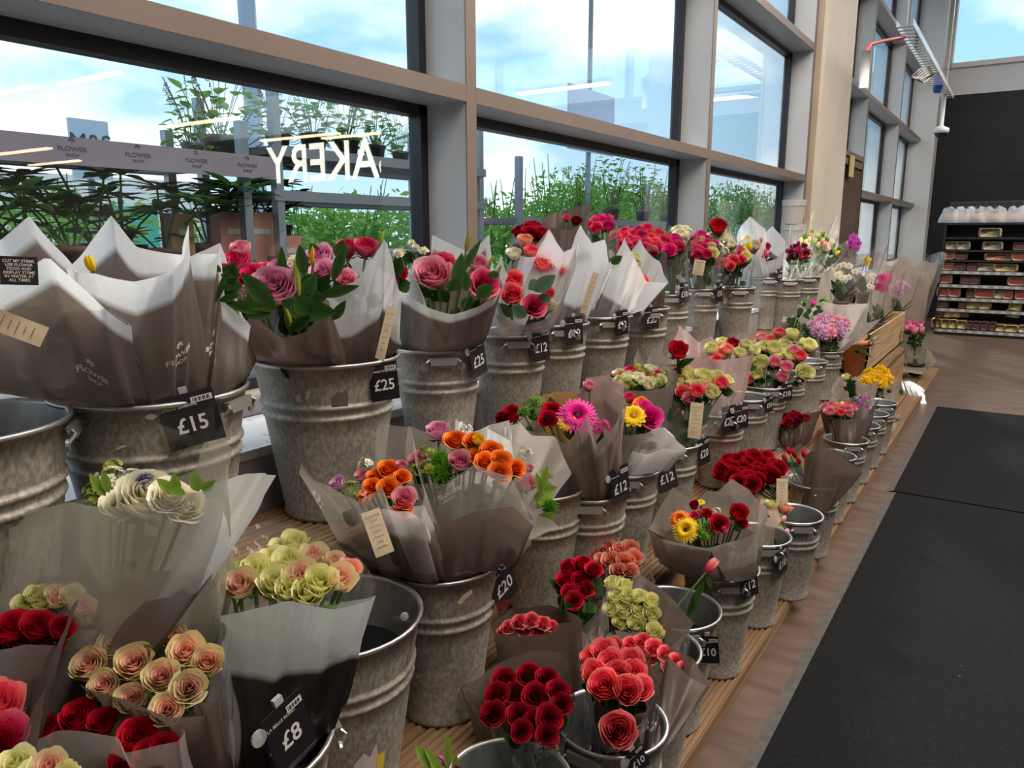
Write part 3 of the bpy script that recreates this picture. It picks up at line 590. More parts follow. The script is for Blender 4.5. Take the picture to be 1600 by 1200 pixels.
PROTO = {'rose': [rose(1, 22, .45, 1.15), rose(2, 20, .7, 1.1), rose(3, 24, .3, 1.2)], 'tight': [rose(4, 14, .45, 1.25), rose(5, 13, .6, 1.2)], 'full': [rose(6, 28, 1.3)], 'gerbera': [daisy(7, 28, 3)], 'fewdaisy': [daisy(8, 12, 2, .9)],
 'mum': [pompon(9), pompon(10, 110)], 'spider': [pompon(11, 150, .045, 1.2, -.1)], 'moss': [fuzz(12)], 'stock': [cluster(13, 18, .34)], 'spray': [cluster(14, 30, .30)], 'bud': [bud()], 'tulip': [tulip(15)], 'orchid': [moth(16)], 'button': [pompon(17, 60, .13, .1)]}
NAME = dict(rose='rose', tight='rose', full='rose', gerbera='gerbera', fewdaisy='gerbera', mum='chrysanthemum', spider='chrysanthemum', moss='green_dianthus', stock='stock_flower', spray='filler_flower', bud='lily_bud', tulip='tulip', orchid='orchid_bloom', button='button_flower')
HM = {}
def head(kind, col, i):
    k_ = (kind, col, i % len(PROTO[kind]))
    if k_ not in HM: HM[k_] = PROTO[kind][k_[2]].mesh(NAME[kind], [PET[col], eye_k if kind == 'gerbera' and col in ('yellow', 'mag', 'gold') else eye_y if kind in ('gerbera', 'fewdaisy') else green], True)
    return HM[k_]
leafb = petal('leaf_bouquet', (.018, .05, .014), (.035, .085, .02), (.085, .16, .04), .2); leafl = petal('leaf_lime', (.16, .30, .04), (.24, .38, .06), (.40, .46, .10), .3); leafe = petal('leaf_dusty', (.05, .10, .06), (.08, .14, .09), (.12, .19, .12), .2)
# ---------------------------------------------------------------- galvanised buckets
rimm = mat('bucket_rim', (.50, .50, .49), .35, .8); water = mat('water_dark', (.004, .005, .008), .04); inner = nmat('bucket_inside', (.20, .22, .23), (.34, .36, .37), (22, 22, 9), .45, .7, 8)
def prof(r, h): 
    rb = r*.655; R = lambda t: rb+(r-rb)*t**.92
    p = [(0, .006), (rb-.004, .006), (rb+.004, 0), (rb+.006, .008), (R(.05), h*.05)]
    for t in (.3, .55): p.append((R(t), h*t))
    for t in (.665, .735):
        p += [(R(t)-.0005, h*t-.006), (R(t)+.0035, h*t-.003), (R(t)+.004, h*t), (R(t)+.0035, h*t+.003), (R(t)-.0005, h*t+.006), (R(t), h*t+.010)]
    p += [(R(.85), h*.85), (r-.001, h-.008), (r+.003, h-.008)]
    return p
def make_bucket(r, h, fill=.55):
    b = MB().lathe(prof(r, h), 40).mesh('body', galv(), True)
    rm = MB().lathe([(r-.002, h-.010), (r+.004, h-.008), (r+.006, h-.003), (r+.003, h), (r-.001, h-.002), (r-.003, h-.006)], 40).mesh('rim', rimm, True)
    R = lambda t: r*.655+(r-r*.655)*t**.92-.004
    ins = MB().lathe([(r-.003, h-.006)] + [(R(t), h*t) for t in (.9, .75, .6, .45, .3, .02)] + [(0, h*.02)], 36).mesh('lining', inner, True)
    wa = MB().lathe([(0, h*fill), (R(fill), h*fill)], 32).mesh('water', water, True)
    hd = MB()
    hd.add([(-.036, 0, -.004), (.036, 0, -.004), (.030, .004, -.022), (-.030, .004, -.022), (-.036, .010, -.003), (.036, .010, -.003), (.030, .013, -.021), (-.030, .013, -.021)], [(0, 1, 2, 3), (7, 6, 5, 4), (0, 4, 5, 1), (3, 2, 6, 7), (0, 3, 7, 4), (1, 5, 6, 2)])
    hd.lathe([(0, 0), (.009, 0), (.009, .004), (0, .005)], 12, M=Matrix.Translation((-.045, .001, -.026)) @ Matrix.Rotation(-PI/2, 4, 'X')).lathe([(0, 0), (.009, 0), (.009, .004), (0, .005)], 12, M=Matrix.Translation((.045, .001, -.026)) @ Matrix.Rotation(-PI/2, 4, 'X'))
    hd.tube([(-.047, .002, -.026), (-.040, .013, -.012), (-.034, .008, -.008)], .003, 6).tube([(.047, .002, -.026), (.040, .013, -.012), (.034, .008, -.008)], .003, 6)
    return b, rm, ins, wa, hd.mesh('handle', mat('handle_steel', (.42, .42, .40), .4, .8), False)
BMES = {}
BK = {}
def bucket(key, u, X, T, r, label, group, h=.34, Y=None, hrot=0, residue=(), fill=.6, tilt=0, nh=2):
    mk = (r, h, fill)
    if mk not in BMES: BMES[mk] = make_bucket(r, h, fill)
    if Y is None:
        lo, hi = .05, 14
        for _ in range(50):
            m_ = (lo+hi)/2; q = Vector((X, m_, T+h-G)); rr = q.x*cy+q.y*sy; dd = (-q.x*sy+q.y*cy)*cp-q.z*sp
            if 800+f_*rr/dd < u: lo = m_
            else: hi = m_
        Y = lo
    ck = (r, h, fill); src = BSRC.get(ck) if not residue else None
    if src: e = dup(src, (X, Y, T), 0, label, group)
    else:
        e = empty('metal_bucket', (X, Y, T), 0, label, 'bucket', group); b, rm, ins, wa, hd = BMES[mk]
        for nme, me in (('body', b), ('rim', rm), ('lining', ins), ('water', wa)): kid(e, link(nme, me, e))
        for s_ in (0, PI)[:nh]: kid(e, link('handle', hd, e, M=Matrix.Rotation(s_, 4, 'Z') @ Matrix.Translation((0, r-.001, h-.012))))
        if not residue: BSRC[ck] = e
    e.rotation_euler = (0, tilt, hrot)
    for (th, z, w_, hh, mt, pts) in residue:
        R = lambda q: r*.655+(r-r*.655)*(q/h)**.92+.0012
        vs = []; 
        for a, b_ in pts: t_ = th-hrot+a*w_/r; zz = z+b_*hh; vs.append((R(zz)*math.cos(t_), R(zz)*math.sin(t_), zz))
        vs.append((R(z)*math.cos(th-hrot), R(z)*math.sin(th-hrot), z)); k_ = len(pts)
        o = MB().add(vs, [(i, (i+1) % k_, k_) for i in range(k_)]).obj('sticker_residue', mt, e)
    BK[key] = (X, Y, T+h, r, h, e); return e
BSRC = {}
lab_w = mat('label_white', (.62, .58, .53), .6); lab_y = mat('label_yellow', (.75, .55, .03), .6); lab_c = mat('tape_cream', (.60, .50, .36), .6)
def cd(a): return math.atan2(-cy*math.cos(a)+0, 1) 
def face(key_xy, off=0):
    """direction from a spot towards the camera, as an angle; off turns it to the right in the photo"""
    return math.atan2(-key_xy[1], -key_xy[0]) + off
RAG = [(-1, -.8), (-.3, -1), (.9, -.9), (1, .1), (.7, 1), (.3, .5), (-.1, .8), (-.7, .4), (-.85, -.2)]
BOX = [(-1, -1), (1, -1), (1, 1), (-1, 1)]; SL = [(-1, -.6), (-.6, -1), (1, .3), (.9, 1), (-.2, .5)]
g3, g2, g1 = 'galvanised buckets on the top tier', 'galvanised buckets on the middle tier', 'galvanised buckets on the lowest tier'
A = lambda X, Y, o=0: math.atan2(-Y, -X)+o
bucket('c0', -90, -1.2, T3, .15, 'large empty galvanised bucket cut by the left edge of the photo, on the top tier', g3, hrot=-.6)
bucket('c1', 236, -1.19, T3, .15, 'large galvanised bucket with the £15 tag on the top tier', g3, residue=[(A(-1.19, .7, .62), .26, .010, .008, lab_c, BOX), (A(-1.19, .7, .78), .27, .003, .014, lab_c, SL), (A(-1.19, .7, -.35), .275, .009, .004, lab_w, SL)], hrot=2)
bucket('c2', 510, -1.21, T3, .15, 'large scuffed galvanised bucket with the £25 tag on the top tier', g3, residue=[(A(-1.21, 1.1, -.42), .275, .006, .010, lab_c, RAG), (A(-1.21, 1.1, -.28), .282, .007, .012, lab_c, SL), (A(-1.21, 1.1, .15), .27, .018, .022, mat('dirt', (.12, .11, .09), .8), RAG)], hrot=A(-1.21, 1.1)+PI/2, nh=1)
SM, SH = .108, .315
row3 = [('c3', 684, -1.21, 'second £25 tag, lilies above it', .98), ('c4', 797, -1.21, 'first £12 tag under coral roses', 0), ('c5', 866, -1.23, 'second £12 tag under leaning white wrap', 0), ('c6', 938, -1.21, 'third £12 tag and white wraps', .9), ('c7', 1001, -1.21, '£20 tag, right of the white wraps', 0)]
for k_, u, X, d_, hr in row3: bucket(k_, u, X, T3, SM if k_ != 'c3' else .112, 'galvanised bucket on the top tier with the %s' % d_, g3, SH, hrot=A(X, 2, -PI/2+.25))
for k_, u, X, d_ in [('c8', 1045, -1.33, 'behind the £20 one, full of hot pink roses'), ('c9', 1095, -1.33, 'with a £10 tag, full of pink and cream roses'), ('c10', 1150, -1.25, 'with the small tan £10 tag'), ('c11', 1196, -1.33, 'behind the tan tag, holding dark foliage'), ('c12', 1228, -1.22, 'under the dark red alstroemeria'), ('c13', 1258, -1.2, 'farthest, beside the dark red alstroemeria')]:
    bucket(k_, u, X, T3, .098, 'galvanised bucket on the top tier %s' % d_, g3, .325 if k_ in ('c8', 'c9', 'c11') else SH, hrot=A(X, 4, -PI/2+.2))
X2 = -.93
bucket('m0', 352, -.80, T2, .135, 'galvanised bucket with the £8 tag, full of dark wrapped cream roses', g2, Y=None, hrot=A(-.8, .42))
bucket('mh', 200, -1.05, T2, .115, 'galvanised bucket hidden under the cream hydrangea wrap, far left', g2, Y=.50)
bucket('ml', 60, -.92, T2, .115, 'galvanised bucket hidden under the red roses at the left edge', g2, Y=.20)
bucket('m1', 520, X2, T2, .15, 'large galvanised bucket with black water and a torn yellow and white label', g2, fill=.72, hrot=A(-.93, .84)+PI/2, nh=1, residue=[(A(-.93, .84, .34), .105, .034, .045, lab_w, RAG), (A(-.93, .84, .60), .095, .010, .028, lab_y, BOX), (A(-.93, .84, .12), .285, .012, .018, lab_c, SL)])
bucket('m2', 686, X2, T2, .122, 'galvanised bucket with the leaning £20 tag, under the orange flowers', g2, .335, residue=[(A(-.93, 1.14, .42), .295, .017, .014, lab_c, SL)], hrot=A(-.93, 1.14)+PI/2, nh=1)
bucket('mx', 842, -1.0, T2, .118, 'galvanised bucket standing in shade between the £20 bucket and the red roses', g2, .335)
for k_, u, X, d_, r in [('m3', 918, X2, 'with a £12 tag under the pink gerbera', .112), ('m4', 976, X2, 'with a £12 tag under the yellow gerbera', .105), ('m5', 1045, X2, 'with a £20 tag under pink and cream roses', .105), ('m6', 1124, X2, 'with two £20 tags and a green water line', .1), ('m7', 1165, X2, 'right of the two £20 tags', .1), ('m8', 1196, X2, 'behind a narrow £10 tag', .1), ('m9', 1228, X2, 'with the £10 tag under cream roses', .1), ('m10', 1262, X2, 'under the drooping cream rose', .1), ('m11', 1290, X2, 'under the lilac chrysanthemums', .1)]:
    bucket(k_, u, X, T2, r, 'galvanised bucket on the middle tier %s' % d_, g2, .30, hrot=A(X, 2, -PI/2+.1))
bucket('f0', 795, -.655, T1, .108, 'galvanised bucket at the bottom edge of the photo, nearly empty with tulip leaves', g1, .335, fill=.75)
bucket('f1', 955, -.585, T1, .108, 'galvanised bucket at the bottom edge under the pink roses', g1, .325, fill=.72)
for k_, u, X, d_, r in [('f2', 1020, -.625, 'hidden by brown wraps next to the pink roses', .108), ('f3', 1052, -.66, 'with black water and the £10 tag', .118), ('f4', 1126, -.64, 'with a £12 tag under the brown gerbera wrap', .106), ('f5', 1185, -.63, 'with a narrow £10 tag under pink tulips', .1), ('f6', 1238, -.585, 'empty, with dark water and a grey strap handle', .1), ('f7', 1273, -.60, 'under the red roses and brown cone', .1)]:
    bucket(k_, u, X, T1, r, 'galvanised bucket on the lowest tier %s' % d_, g1, .325 if k_ in ('f3', 'f2', 'f4') else .305, fill=.72, hrot=A(X, 2, -PI/2+.3))
for i, (u, X) in enumerate([(1300, -.62), (1322, -.62), (1342, -.62), (1358, -.62), (1373, -.62)]):
    bucket('g%d' % i, u, X, T1, .098, 'galvanised bucket in the far half of the lowest tier, %s of five going away' % ['first', 'second', 'third', 'fourth', 'last'][i], g1, .305, fill=.72, hrot=A(X, 3, -PI/2+.3))
# ---------------------------------------------------------------- price tags in clear holders
card = mat('tag_card', (.016, .013, .018), .4, spec=.25); cardb = mat('tag_card_tan', (.22, .16, .10), .3); ink = mat('tag_ink', (.85, .84, .82), .5); clearp = glass('tag_holder_film', (.97, .97, .97), .9)
def on_bucket(u, v, key, pad=.012):
    """where the sight line to (u, v) meets the bucket's wall"""
    X, Y, zt, r, h, e = BK[key]; d = ray(u, v)/f_; R = r*.97+pad; a = d.x**2+d.y**2; b = -(d.x*X+d.y*Y); c = X*X+Y*Y-R*R; q = b*b-a*c
    t = (-b-math.sqrt(q))/a if q > 0 else -b/a-.0
    return d*t+Vector((0, 0, G))
def price(txt, u, v, wpx, hpx, X, roll, where, small=None, cm=None, w=.060, h=.080):
    p = on_bucket(u, v, X); sc = f_/depth(p); h = hpx/sc; w = h*.76 if wpx/hpx < .95 else h
    co = max(.25, min(1, wpx/sc/w)); off = math.acos(co)
    d = (CAM-p); d.z *= .35; yaw = math.atan2(d.y, d.x) + off
    zax = Vector((math.cos(yaw), math.sin(yaw), .06))
    M = frame(p, zax) @ Matrix.Rotation(math.radians(roll), 4, 'Z')
    e = empty('price_tag', label='black price tag reading %s %s' % (txt, where), cat='price tag', group='price tags on the bucket rims'); e.matrix_basis = M
    MB().box((-w/2, -h/2, -.0006), (w/2, h/2, .0006)).obj('card', cm or card, e)
    vt, ft = text(txt, h*.40, .018); MB().add([(a*.92, b-h*.10, .0012) for a, b, _ in vt], ft).obj('price_lettering', ink, e)
    bx = MB().box((w*.08, h*.29, .0008), (w*.46, h*.40, .0012), 0)
    for i in range(9): x_ = w*(.11+.036*i); bx.box((x_, h*.31, .0013), (x_+w*.014*(1+i % 2), h*.38, .0014), 1)
    bx.obj('barcode', [ink, card], e)
    vt, ft = text(small, h*.075, .01, 'LEFT') if small else ([(0, -h*.008, 0), (w*.42, -h*.008, 0), (w*.42, h*.008, 0), (0, h*.008, 0)], [(0, 1, 2, 3)]); MB().add([(a-w*.45, b+h*.27, .0012) for a, b, _ in vt], ft).obj('product_line', ink, e)
    hb = MB().box((-w*.56, -h*.56, -.003), (w*.56, h*.54, -.0022)).box((-w*.56, -h*.56, .002), (w*.56, h*.54, .0028)).box((-w*.56, -h*.575, -.003), (w*.56, -h*.56, .0028)); hb.obj('clear_holder', clearp, e)
    MB().box((-.006, h*.5, -.006), (.006, h*.62, .0)).lathe([(0, 0), (.010, 0), (.010, .003), (0, .004)], 14, M=Matrix.Translation((-w*.62, h*.3, -.002))).obj('clip', mat('clip_plastic', (.35, .34, .36), .3), e)
PR = [('£15', 299, 655, 84, 84, 'c1', 11, 'on the big bucket at the left', 'SPRING SUNSHINE'), ('£25', 600, 596, 44, 60, 'c2', 4, 'on the scuffed bucket below pink lilies', 'SUMMER ROSE AND LILY'), ('£25', 747, 559, 23, 58, 'c3', 9, 'turned edge-on beside the second lily bouquet'),
 ('£12', 845, 539, 26, 50, 'c4', 2, 'under the coral roses'), ('£12', 897, 517, 27, 44, 'c5', 1, 'below the kraft care strip'), ('£12', 972, 504, 18, 38, 'c6', 2, 'below the white wraps with a pink blur'), ('£20', 1018, 497, 21, 34, 'c7', 2, 'on a green card right of the white wraps'),
 ('£10', 1069, 457, 13, 31, 'c8', 3, 'below the hot pink roses'), ('£10', 1124, 456, 9, 30, 'c9', 2, 'seen almost edge-on on the top tier'), ('£10', 1218, 430, 8, 18, 'c11', 0, 'farthest along the top tier'),
 ('£20', 786, 911, 34, 74, 'm2', 20, 'leaning on the orange flower bucket'), ('£12', 969, 757, 27, 58, 'm3', 6, 'below the pink gerbera'), ('£12', 1041, 743, 30, 50, 'm4', 14, 'below the yellow gerbera'), ('£20', 1100, 705, 16, 42, 'm5', 4, 'below the kraft label of the mixed roses'), ('£20', 1139, 655, 20, 42, 'm6', 2, 'left of the two overlapping ones'), ('£20', 1158, 651, 20, 37, 'm6', 2, 'right of the two overlapping ones'), ('£10', 1202, 631, 10, 26, 'm7', 3, 'narrow, on the middle tier'), ('£10', 1229, 613, 16, 27, 'm8', 3, 'below the cream and pink roses'),
 ('£12', 1170, 911, 25, 48, 'f4', 8, 'below the brown gerbera wrap'), ('£10', 1222, 877, 13, 42, 'f5', 8, 'below the pink tulips'), ('£10', 1106, 1015, 39, 44, 'f3', 6, 'on the black water bucket', 'MINI BOUQUET'), ('£8', 452, 1142, 62, 104, 'm0', 13, 'in the foreground on the cream rose bucket', 'LA BELLE ROSES'), ('£10', 996, 1188, 26, 44, 'f1', 24, 'cut by the bottom edge of the photo')]
for q in PR: price(q[0], *q[1:8], small=q[8] if len(q) > 8 else None)
price('£10', 1135, 467, 12, 28, 'c10', 2, 'on a small tan card on the top tier', cm=cardb)
for (u, v, hp, X, wh) in ((655, 1000, 110, 'm1', 'on the black water bucket'),):
    p = on_bucket(u, v, X); h = hp/(f_/depth(p)); w = h*.75; e = empty('clear_tag_holder', label='empty clear plastic tag holder hanging %s' % wh, cat='tag holder'); e.matrix_basis = frame(p, Vector((.75, -.7, .05))) @ Matrix.Rotation(.3, 4, 'Z')
    MB().box((-w/2, -h/2, -.001), (w/2, h/2, 0)).box((-w/2, -h/2, .003), (w/2, h/2, .004)).box((-w/2, -h/2-.002, -.001), (w/2, -h/2, .004)).obj('pocket', clearp, e); MB().lathe([(0, 0), (.007, 0), (.007, .003), (0, .004)], 14, M=Matrix.Translation((-w*.1, h*.44, .004))).obj('hook', mat('clip_plastic'), e)
# ---------------------------------------------------------------- bouquets
film_b = film('film_brown', (.155, .108, .088), (.88, .89, .90), .93, .74, .12, .5)
film_w = film('film_white', (.22, .17, .14), (.95, .97, .99), .90, .92, .12, .6)
film_c = film('film_clear', (.18, .13, .11), (.62, .58, .54), .86, .42, .2)
film_g = film('film_greige', (.25, .205, .178), (.47, .42, .385), .88, .66)
film_k = film('film_black', (.022, .018, .018), (.66, .70, .70), .97, .80)
cel = cello('cellophane', .05, (.8, .8, .8), .1); celb = cello('cellophane_brown', .80, (.11, .075, .06), .12)
kraft = nmat('kraft_label', (.50, .40, .26), (.58, .47, .32), (30, 30, 30), .7); inkb = mat('print_grey', (.15, .13, .12), .7); inkw = mat('print_white', (.72, .70, .68), .6)
def wsurf(pts, B, rb, seed, bulge=.02, wr=.010, sag=.25, n_=72):
    """closed film sheet: rim polyline down to a ring at the stems; returns S(s, t)"""
    rnd = random.Random(seed); P = [Vector(p) for p in pts]; P.append(P[0]); ds = [(b-a).length for a, b in zip(P, P[1:])]; tot = sum(ds); C = sum(P[:-1], Vector())/len(P[:-1]); B = Vector(B)
    ph = [rnd.uniform(0, 6) for _ in range(6)]; fr = [rnd.choice((5, 7, 9)), rnd.choice((11, 13)), rnd.choice((17, 23))]
    def rim(s):
        d = (s % 1)*tot
        for a, b, q in zip(P, P[1:], ds):
            if d <= q: f = d/q if q else 0; m = a.lerp(b, f); m.z -= sag*.05*q*math.sin(PI*f); return m
            d -= q
        return P[0]
    def Sf(s, t):
        r = rim(s); o = r-C; o.z = 0
        if o.length < 1e-4: o = Vector((1, 0, 0))
        o.normalize(); b = B + o*rb; p = b.lerp(r, t)
        w = math.sin(PI*min(1, t))
        p += o*(bulge*w*(1.2-t)*1.6 + wr*(.6*math.sin(fr[0]*2*PI*s+ph[0]+2*t)+.5*math.sin(fr[1]*2*PI*s+ph[1]-3*t)*w+.3*math.sin(fr[2]*2*PI*s+ph[2]+5*t)*w)*(1-t*.55)*min(1, t*3+.3))
        return p
    return Sf
def in_bucket(B):
    for q in BK.values():
        if (q[0]-B[0])**2+(q[1]-B[1])**2 < (q[3]*1.02)**2 and q[2]-.30 < B[2] < q[2]+.03: return q
    return None
def wrap(parent, pts, B, rb, seed, tb=.6, amp=0., fm=None, logos=(), bulge=.02, wr=.010, nu=110, nv=16, name='wrap', prints=inkw, free=False):
    S0 = wsurf(pts, B, rb, seed, bulge*.55, wr); bk_ = None if free else in_bucket(B)
    def Sf(s, t):
        p = S0(s, t)
        if bk_:                                             # the film is squeezed by the bucket's mouth
            X, Y, zt, r = bk_[:4]; d = Vector((p.x-X, p.y-Y, 0)); mr_ = r-.012+max(0, p.z-zt)*3.2+min(0, p.z-zt)*.45
            if d.length > mr_: d = d*(mr_/d.length*.85+.15*min(1, mr_/d.length)); p = Vector((X+d.x, Y+d.y, p.z))
        return p
    P0 = Vector(parent.location); mb = MB()
    mb.grid(lambda s, t: Sf(s, t)-P0, nu, nv); mb.uv = [(i/nu, j/nv) for j in range(nv+1) for i in range(nu+1)]
    o = mb.obj(name, fm or film_b, parent, smooth=True); o.color = (tb, amp, 0, 1)
    for (s0, t0, sz) in logos:
        vs, fs = shop_print(sz); e = 1e-3; ds = (Sf(s0+e, t0)-Sf(s0-e, t0))/(2*e); dt = (Sf(s0, t0+e)-Sf(s0, t0-e))/(2*e)
        n_ = ds.cross(dt).normalized()
        if n_.dot(CAM-Sf(s0, t0)) < 0: n_ = -n_; sg = -1
        else: sg = 1
        q = []
        for a, b, _ in vs: q.append(Sf(s0+sg*a/max(.05, ds.length), t0+b/max(.05, dt.length)) + n_*.0016 - P0)
        MB().add(q, fs).obj('printed_logo', prints, parent)
    return Sf
def sz(dpx, p): return dpx/(2.1*f_/depth(p))
def foliage(parent, C, B, R, n_, seed, col=None, ln=.07, w=.016, extra=(), heads=(), sc=(.1, .8), low=.45):
    """leaves along the stems, from under the heads downwards"""
    rnd = random.Random(seed); mb = MB(); ring = []; P0 = Vector(parent.location); C = Vector(C); B = Vector(B); ax = (C-B).normalized()
    for i in range(n_ if heads else 0):
        h = heads[i % len(heads)]; t = low+(.97-low)*rnd.random()**.6; o = h-C; o -= ax*o.dot(ax); o = o.normalized() if o.length > 1e-4 else Vector((1, 0, 0))
        p = B.lerp(h, t) - ax*rnd.uniform(.008, .03); l_ = ln*rnd.uniform(.55, 1.1); a = rnd.gauss(0, .9); sd = ax.cross(o)
        d = ((o*math.cos(a)+sd*math.sin(a))*rnd.uniform(.35, .8)+ax*rnd.uniform(.2, .9)).normalized(); leaf(mb, ring, p-P0, p+d*l_-P0, w*rnd.uniform(.7, 1.15), CAM-p, c=(sc[0], rnd.uniform(.3, sc[1])), nv=5)
    for (p, q, w_) in extra: leaf(mb, ring, Vector(p)-P0, Vector(q)-P0, w_, CAM-Vector(p), c=(.2, .7), nv=7)
    if mb.v: mb.ring = ring; mb.obj('foliage', col or leafb, parent, smooth=True)
    if heads:
        st = MB()
        for p in heads[:18]: st.tube([B-P0+Vector((rnd.uniform(-.02, .02), rnd.uniform(-.02, .02), 0)), B.lerp(Vector(p), .6)-P0, Vector(p)-P0-ax*.01], .0028, 5)
        st.obj('stems', stem_m, parent)
def put(parent, kind, col, p, s_, d, i, spin=None):
    M = Matrix.Translation(-Vector(parent.location)) @ frame(p, d, s=s_, spin=R_.uniform(0, 6) if spin is None else spin)
    return link(NAME[kind], head(kind, col, i), parent, M=M)
SEED = [100]
def bouquet(label, base, fl, wraps=(), group=None, X=None, nf=26, lcol=None, lln=.06, leaves=(), lift=0, cat='bouquet', name='bouquet', care=None, R=None, tilt=.75, lw=.016, dd=None):
    """base: 3D foot of the stems; fl: (kind, colour, u, v, diameter px[, X]); wraps: dicts with pts (u, v, X)"""
    SEED[0] += 1; sd = SEED[0]; B = Vector(base); mu_ = sum(q[2] for q in fl)/len(fl); mv_ = sum(q[3] for q in fl)/len(fl); xs = [q[5] if len(q) > 5 else X for q in fl]; x0 = sum(xs)/len(xs)
    D0 = depth(aX(mu_, mv_, x0)); bk_ = in_bucket(B)
    if bk_: Dk = depth((bk_[0], bk_[1], bk_[2])); D0 = Dk+dd if dd is not None else min(max(D0, Dk-.12), Dk+.12)
    def aX_(u, v, x_): return aD(u, v, D0-(x_-x0)*1.05)
    e = empty(name, B, label=label, cat=cat, group=group); hs = []
    for q in fl:
        x_ = q[5] if len(q) > 5 else X; p = aX_(q[2], q[3], x_); hs.append((q, p))
    C = sum((p for _, p in hs), Vector())/max(1, len(hs)) if hs else B+Vector((0, 0, .3)); RR = R or (max((p-C).length for _, p in hs) if hs else .05)+.02
    ax = (C-B).normalized() if (C-B).length > .01 else Vector((0, 0, 1))
    for i, (q, p) in enumerate(hs):
        s_ = sz(q[4], p)*(1.22 if q[0] in ('rose', 'tight') else 1.12); d = ax*.6 + (CAM-p).normalized()*tilt + (p-C)*(1.6/max(.06, RR))*.35 + Vector((0, 0, .25))
        if q[0] == 'bud' or q[0] == 'tulip': d = ax + (p-C)*3
        put(e, q[0], q[1], p, s_, d, i+sd)
    ex = []
    for (u, v, x_, u2, v2, w_) in leaves: a, b = aX_(u, v, x_), aX_(u2, v2, x_+.01); ex.append((a, b, w_*depth(a)/f_))
    lln = min(lln, .045*depth(C)); lw = min(lw, .013*depth(C))
    if hs or ex: foliage(e, C, next((aX_(*w['basepx']) for w in wraps if 'basepx' in w), B), RR, nf, sd, lcol, lln, lw, extra=ex, heads=[p for _, p in hs])
    for j, w in enumerate(wraps):
        pts = [aX_(*q) for q in w['pts']]; wrap(e, pts, aX_(*w['basepx']) if 'basepx' in w else Vector(w.get('base', B)), w.get('rb', .045), sd*7+j, w.get('tb', .6), w.get('amp', 0), w.get('fm'), w.get('logos', ()), w.get('bulge', .02), w.get('wr', .010), name=w.get('name', 'wrap'), prints=w.get('prints', inkw), free=w.get('free', False))
    if care:
        u, v, x_, wp, hp, roll = care[:6]; p = aX_(u, v, x_); k_ = depth(p)/f_; M = Matrix.Translation(-B) @ frame(p, CAM-p) @ Matrix.Rotation(math.radians(roll), 4, 'Z'); w_, h_ = wp*k_, hp*k_
        o = link('care_label', MB().grid(lambda a, b: ((a-.5)*w_, (b-.5)*h_, .004*math.sin(b*3+1)), 3, 8).mesh('care_label', kraft), e, M=M)
        vt, ft = text('FLOWER', w_*.20, .01); vs = [(a, b+h_*.36, .0062) for a, b, _ in vt]; fs = list(ft)
        for i, tx in enumerate(('SHOP', '', '', '', '', '')):
            bw = w_*(.34, .34, .22, .30, .16, .26)[i]; vt, ft = text(tx, w_*.15, .005) if tx else ([(-bw, -.0005, 0), (bw, -.0005, 0), (bw, .0006, 0), (-bw, .0006, 0)], [(0, 1, 2, 3)]); k0 = len(vs); vs += [(a, b+h_*(.26-.115*i), .0062) for a, b, _ in vt]; fs += [tuple(q+k0 for q in g) for g in ft]
        MB().add(vs, fs).obj('printed_text', inkb, o)
    return e
def bb(key, dx=0, dy=0, dz=-.10): X, Y, z = BK[key][:3]; return (X+dx, Y+dy, z+dz)
def jit(u, v, ru, rv, n_, kinds, s_, X, seed, dX=.06):
    """n flowers spread over an ellipse in the photo, drawn back to front"""
    rnd = random.Random(seed); o = []
    for i in range(n_):
        a = i*2.39996+seed; r = math.sqrt((i+.5)/n_); x_ = math.cos(a)*r; y_ = math.sin(a)*r; k = kinds[rnd.randrange(len(kinds))]
        o.append((k[0], k[1], u+x_*ru+rnd.uniform(-1, 1), v+y_*rv+rnd.uniform(-1, 1), s_*rnd.uniform(.85, 1.12)*(k[2] if len(k) > 2 else 1), X+y_*dX-abs(x_)*.01))
    return o
def cone(u, v, ru, rv, X, dX=.07, peaks=3, pk=.5, low=.75, seed=1, fw=1.2):
    """rim points of a wrap around a head at (u, v): lower in front, peaks behind"""
    rnd = random.Random(seed); o = []; n_ = 12
    for i in range(n_):
        a = PI + 2*PI*i/n_; cx, sx = math.cos(a), math.sin(a)      # starts at the left, goes by the front to the right
        front = max(0, -sx) ; back = max(0, sx); zz = v + rv*(low*front - .55*back) - (rv*pk*(i % 2) * (1 if back > .1 else .35)) + rnd.uniform(-.08, .08)*rv
        o.append((u+cx*ru*fw*(1+.12*(i % 2)), zz, X+dX*(front-back)))
    return o
gw = 'wrapped bouquets on the top tier'; gm = 'wrapped bouquets on the middle tier'; gf = 'wrapped bouquets on the lowest tier'
V = Vector
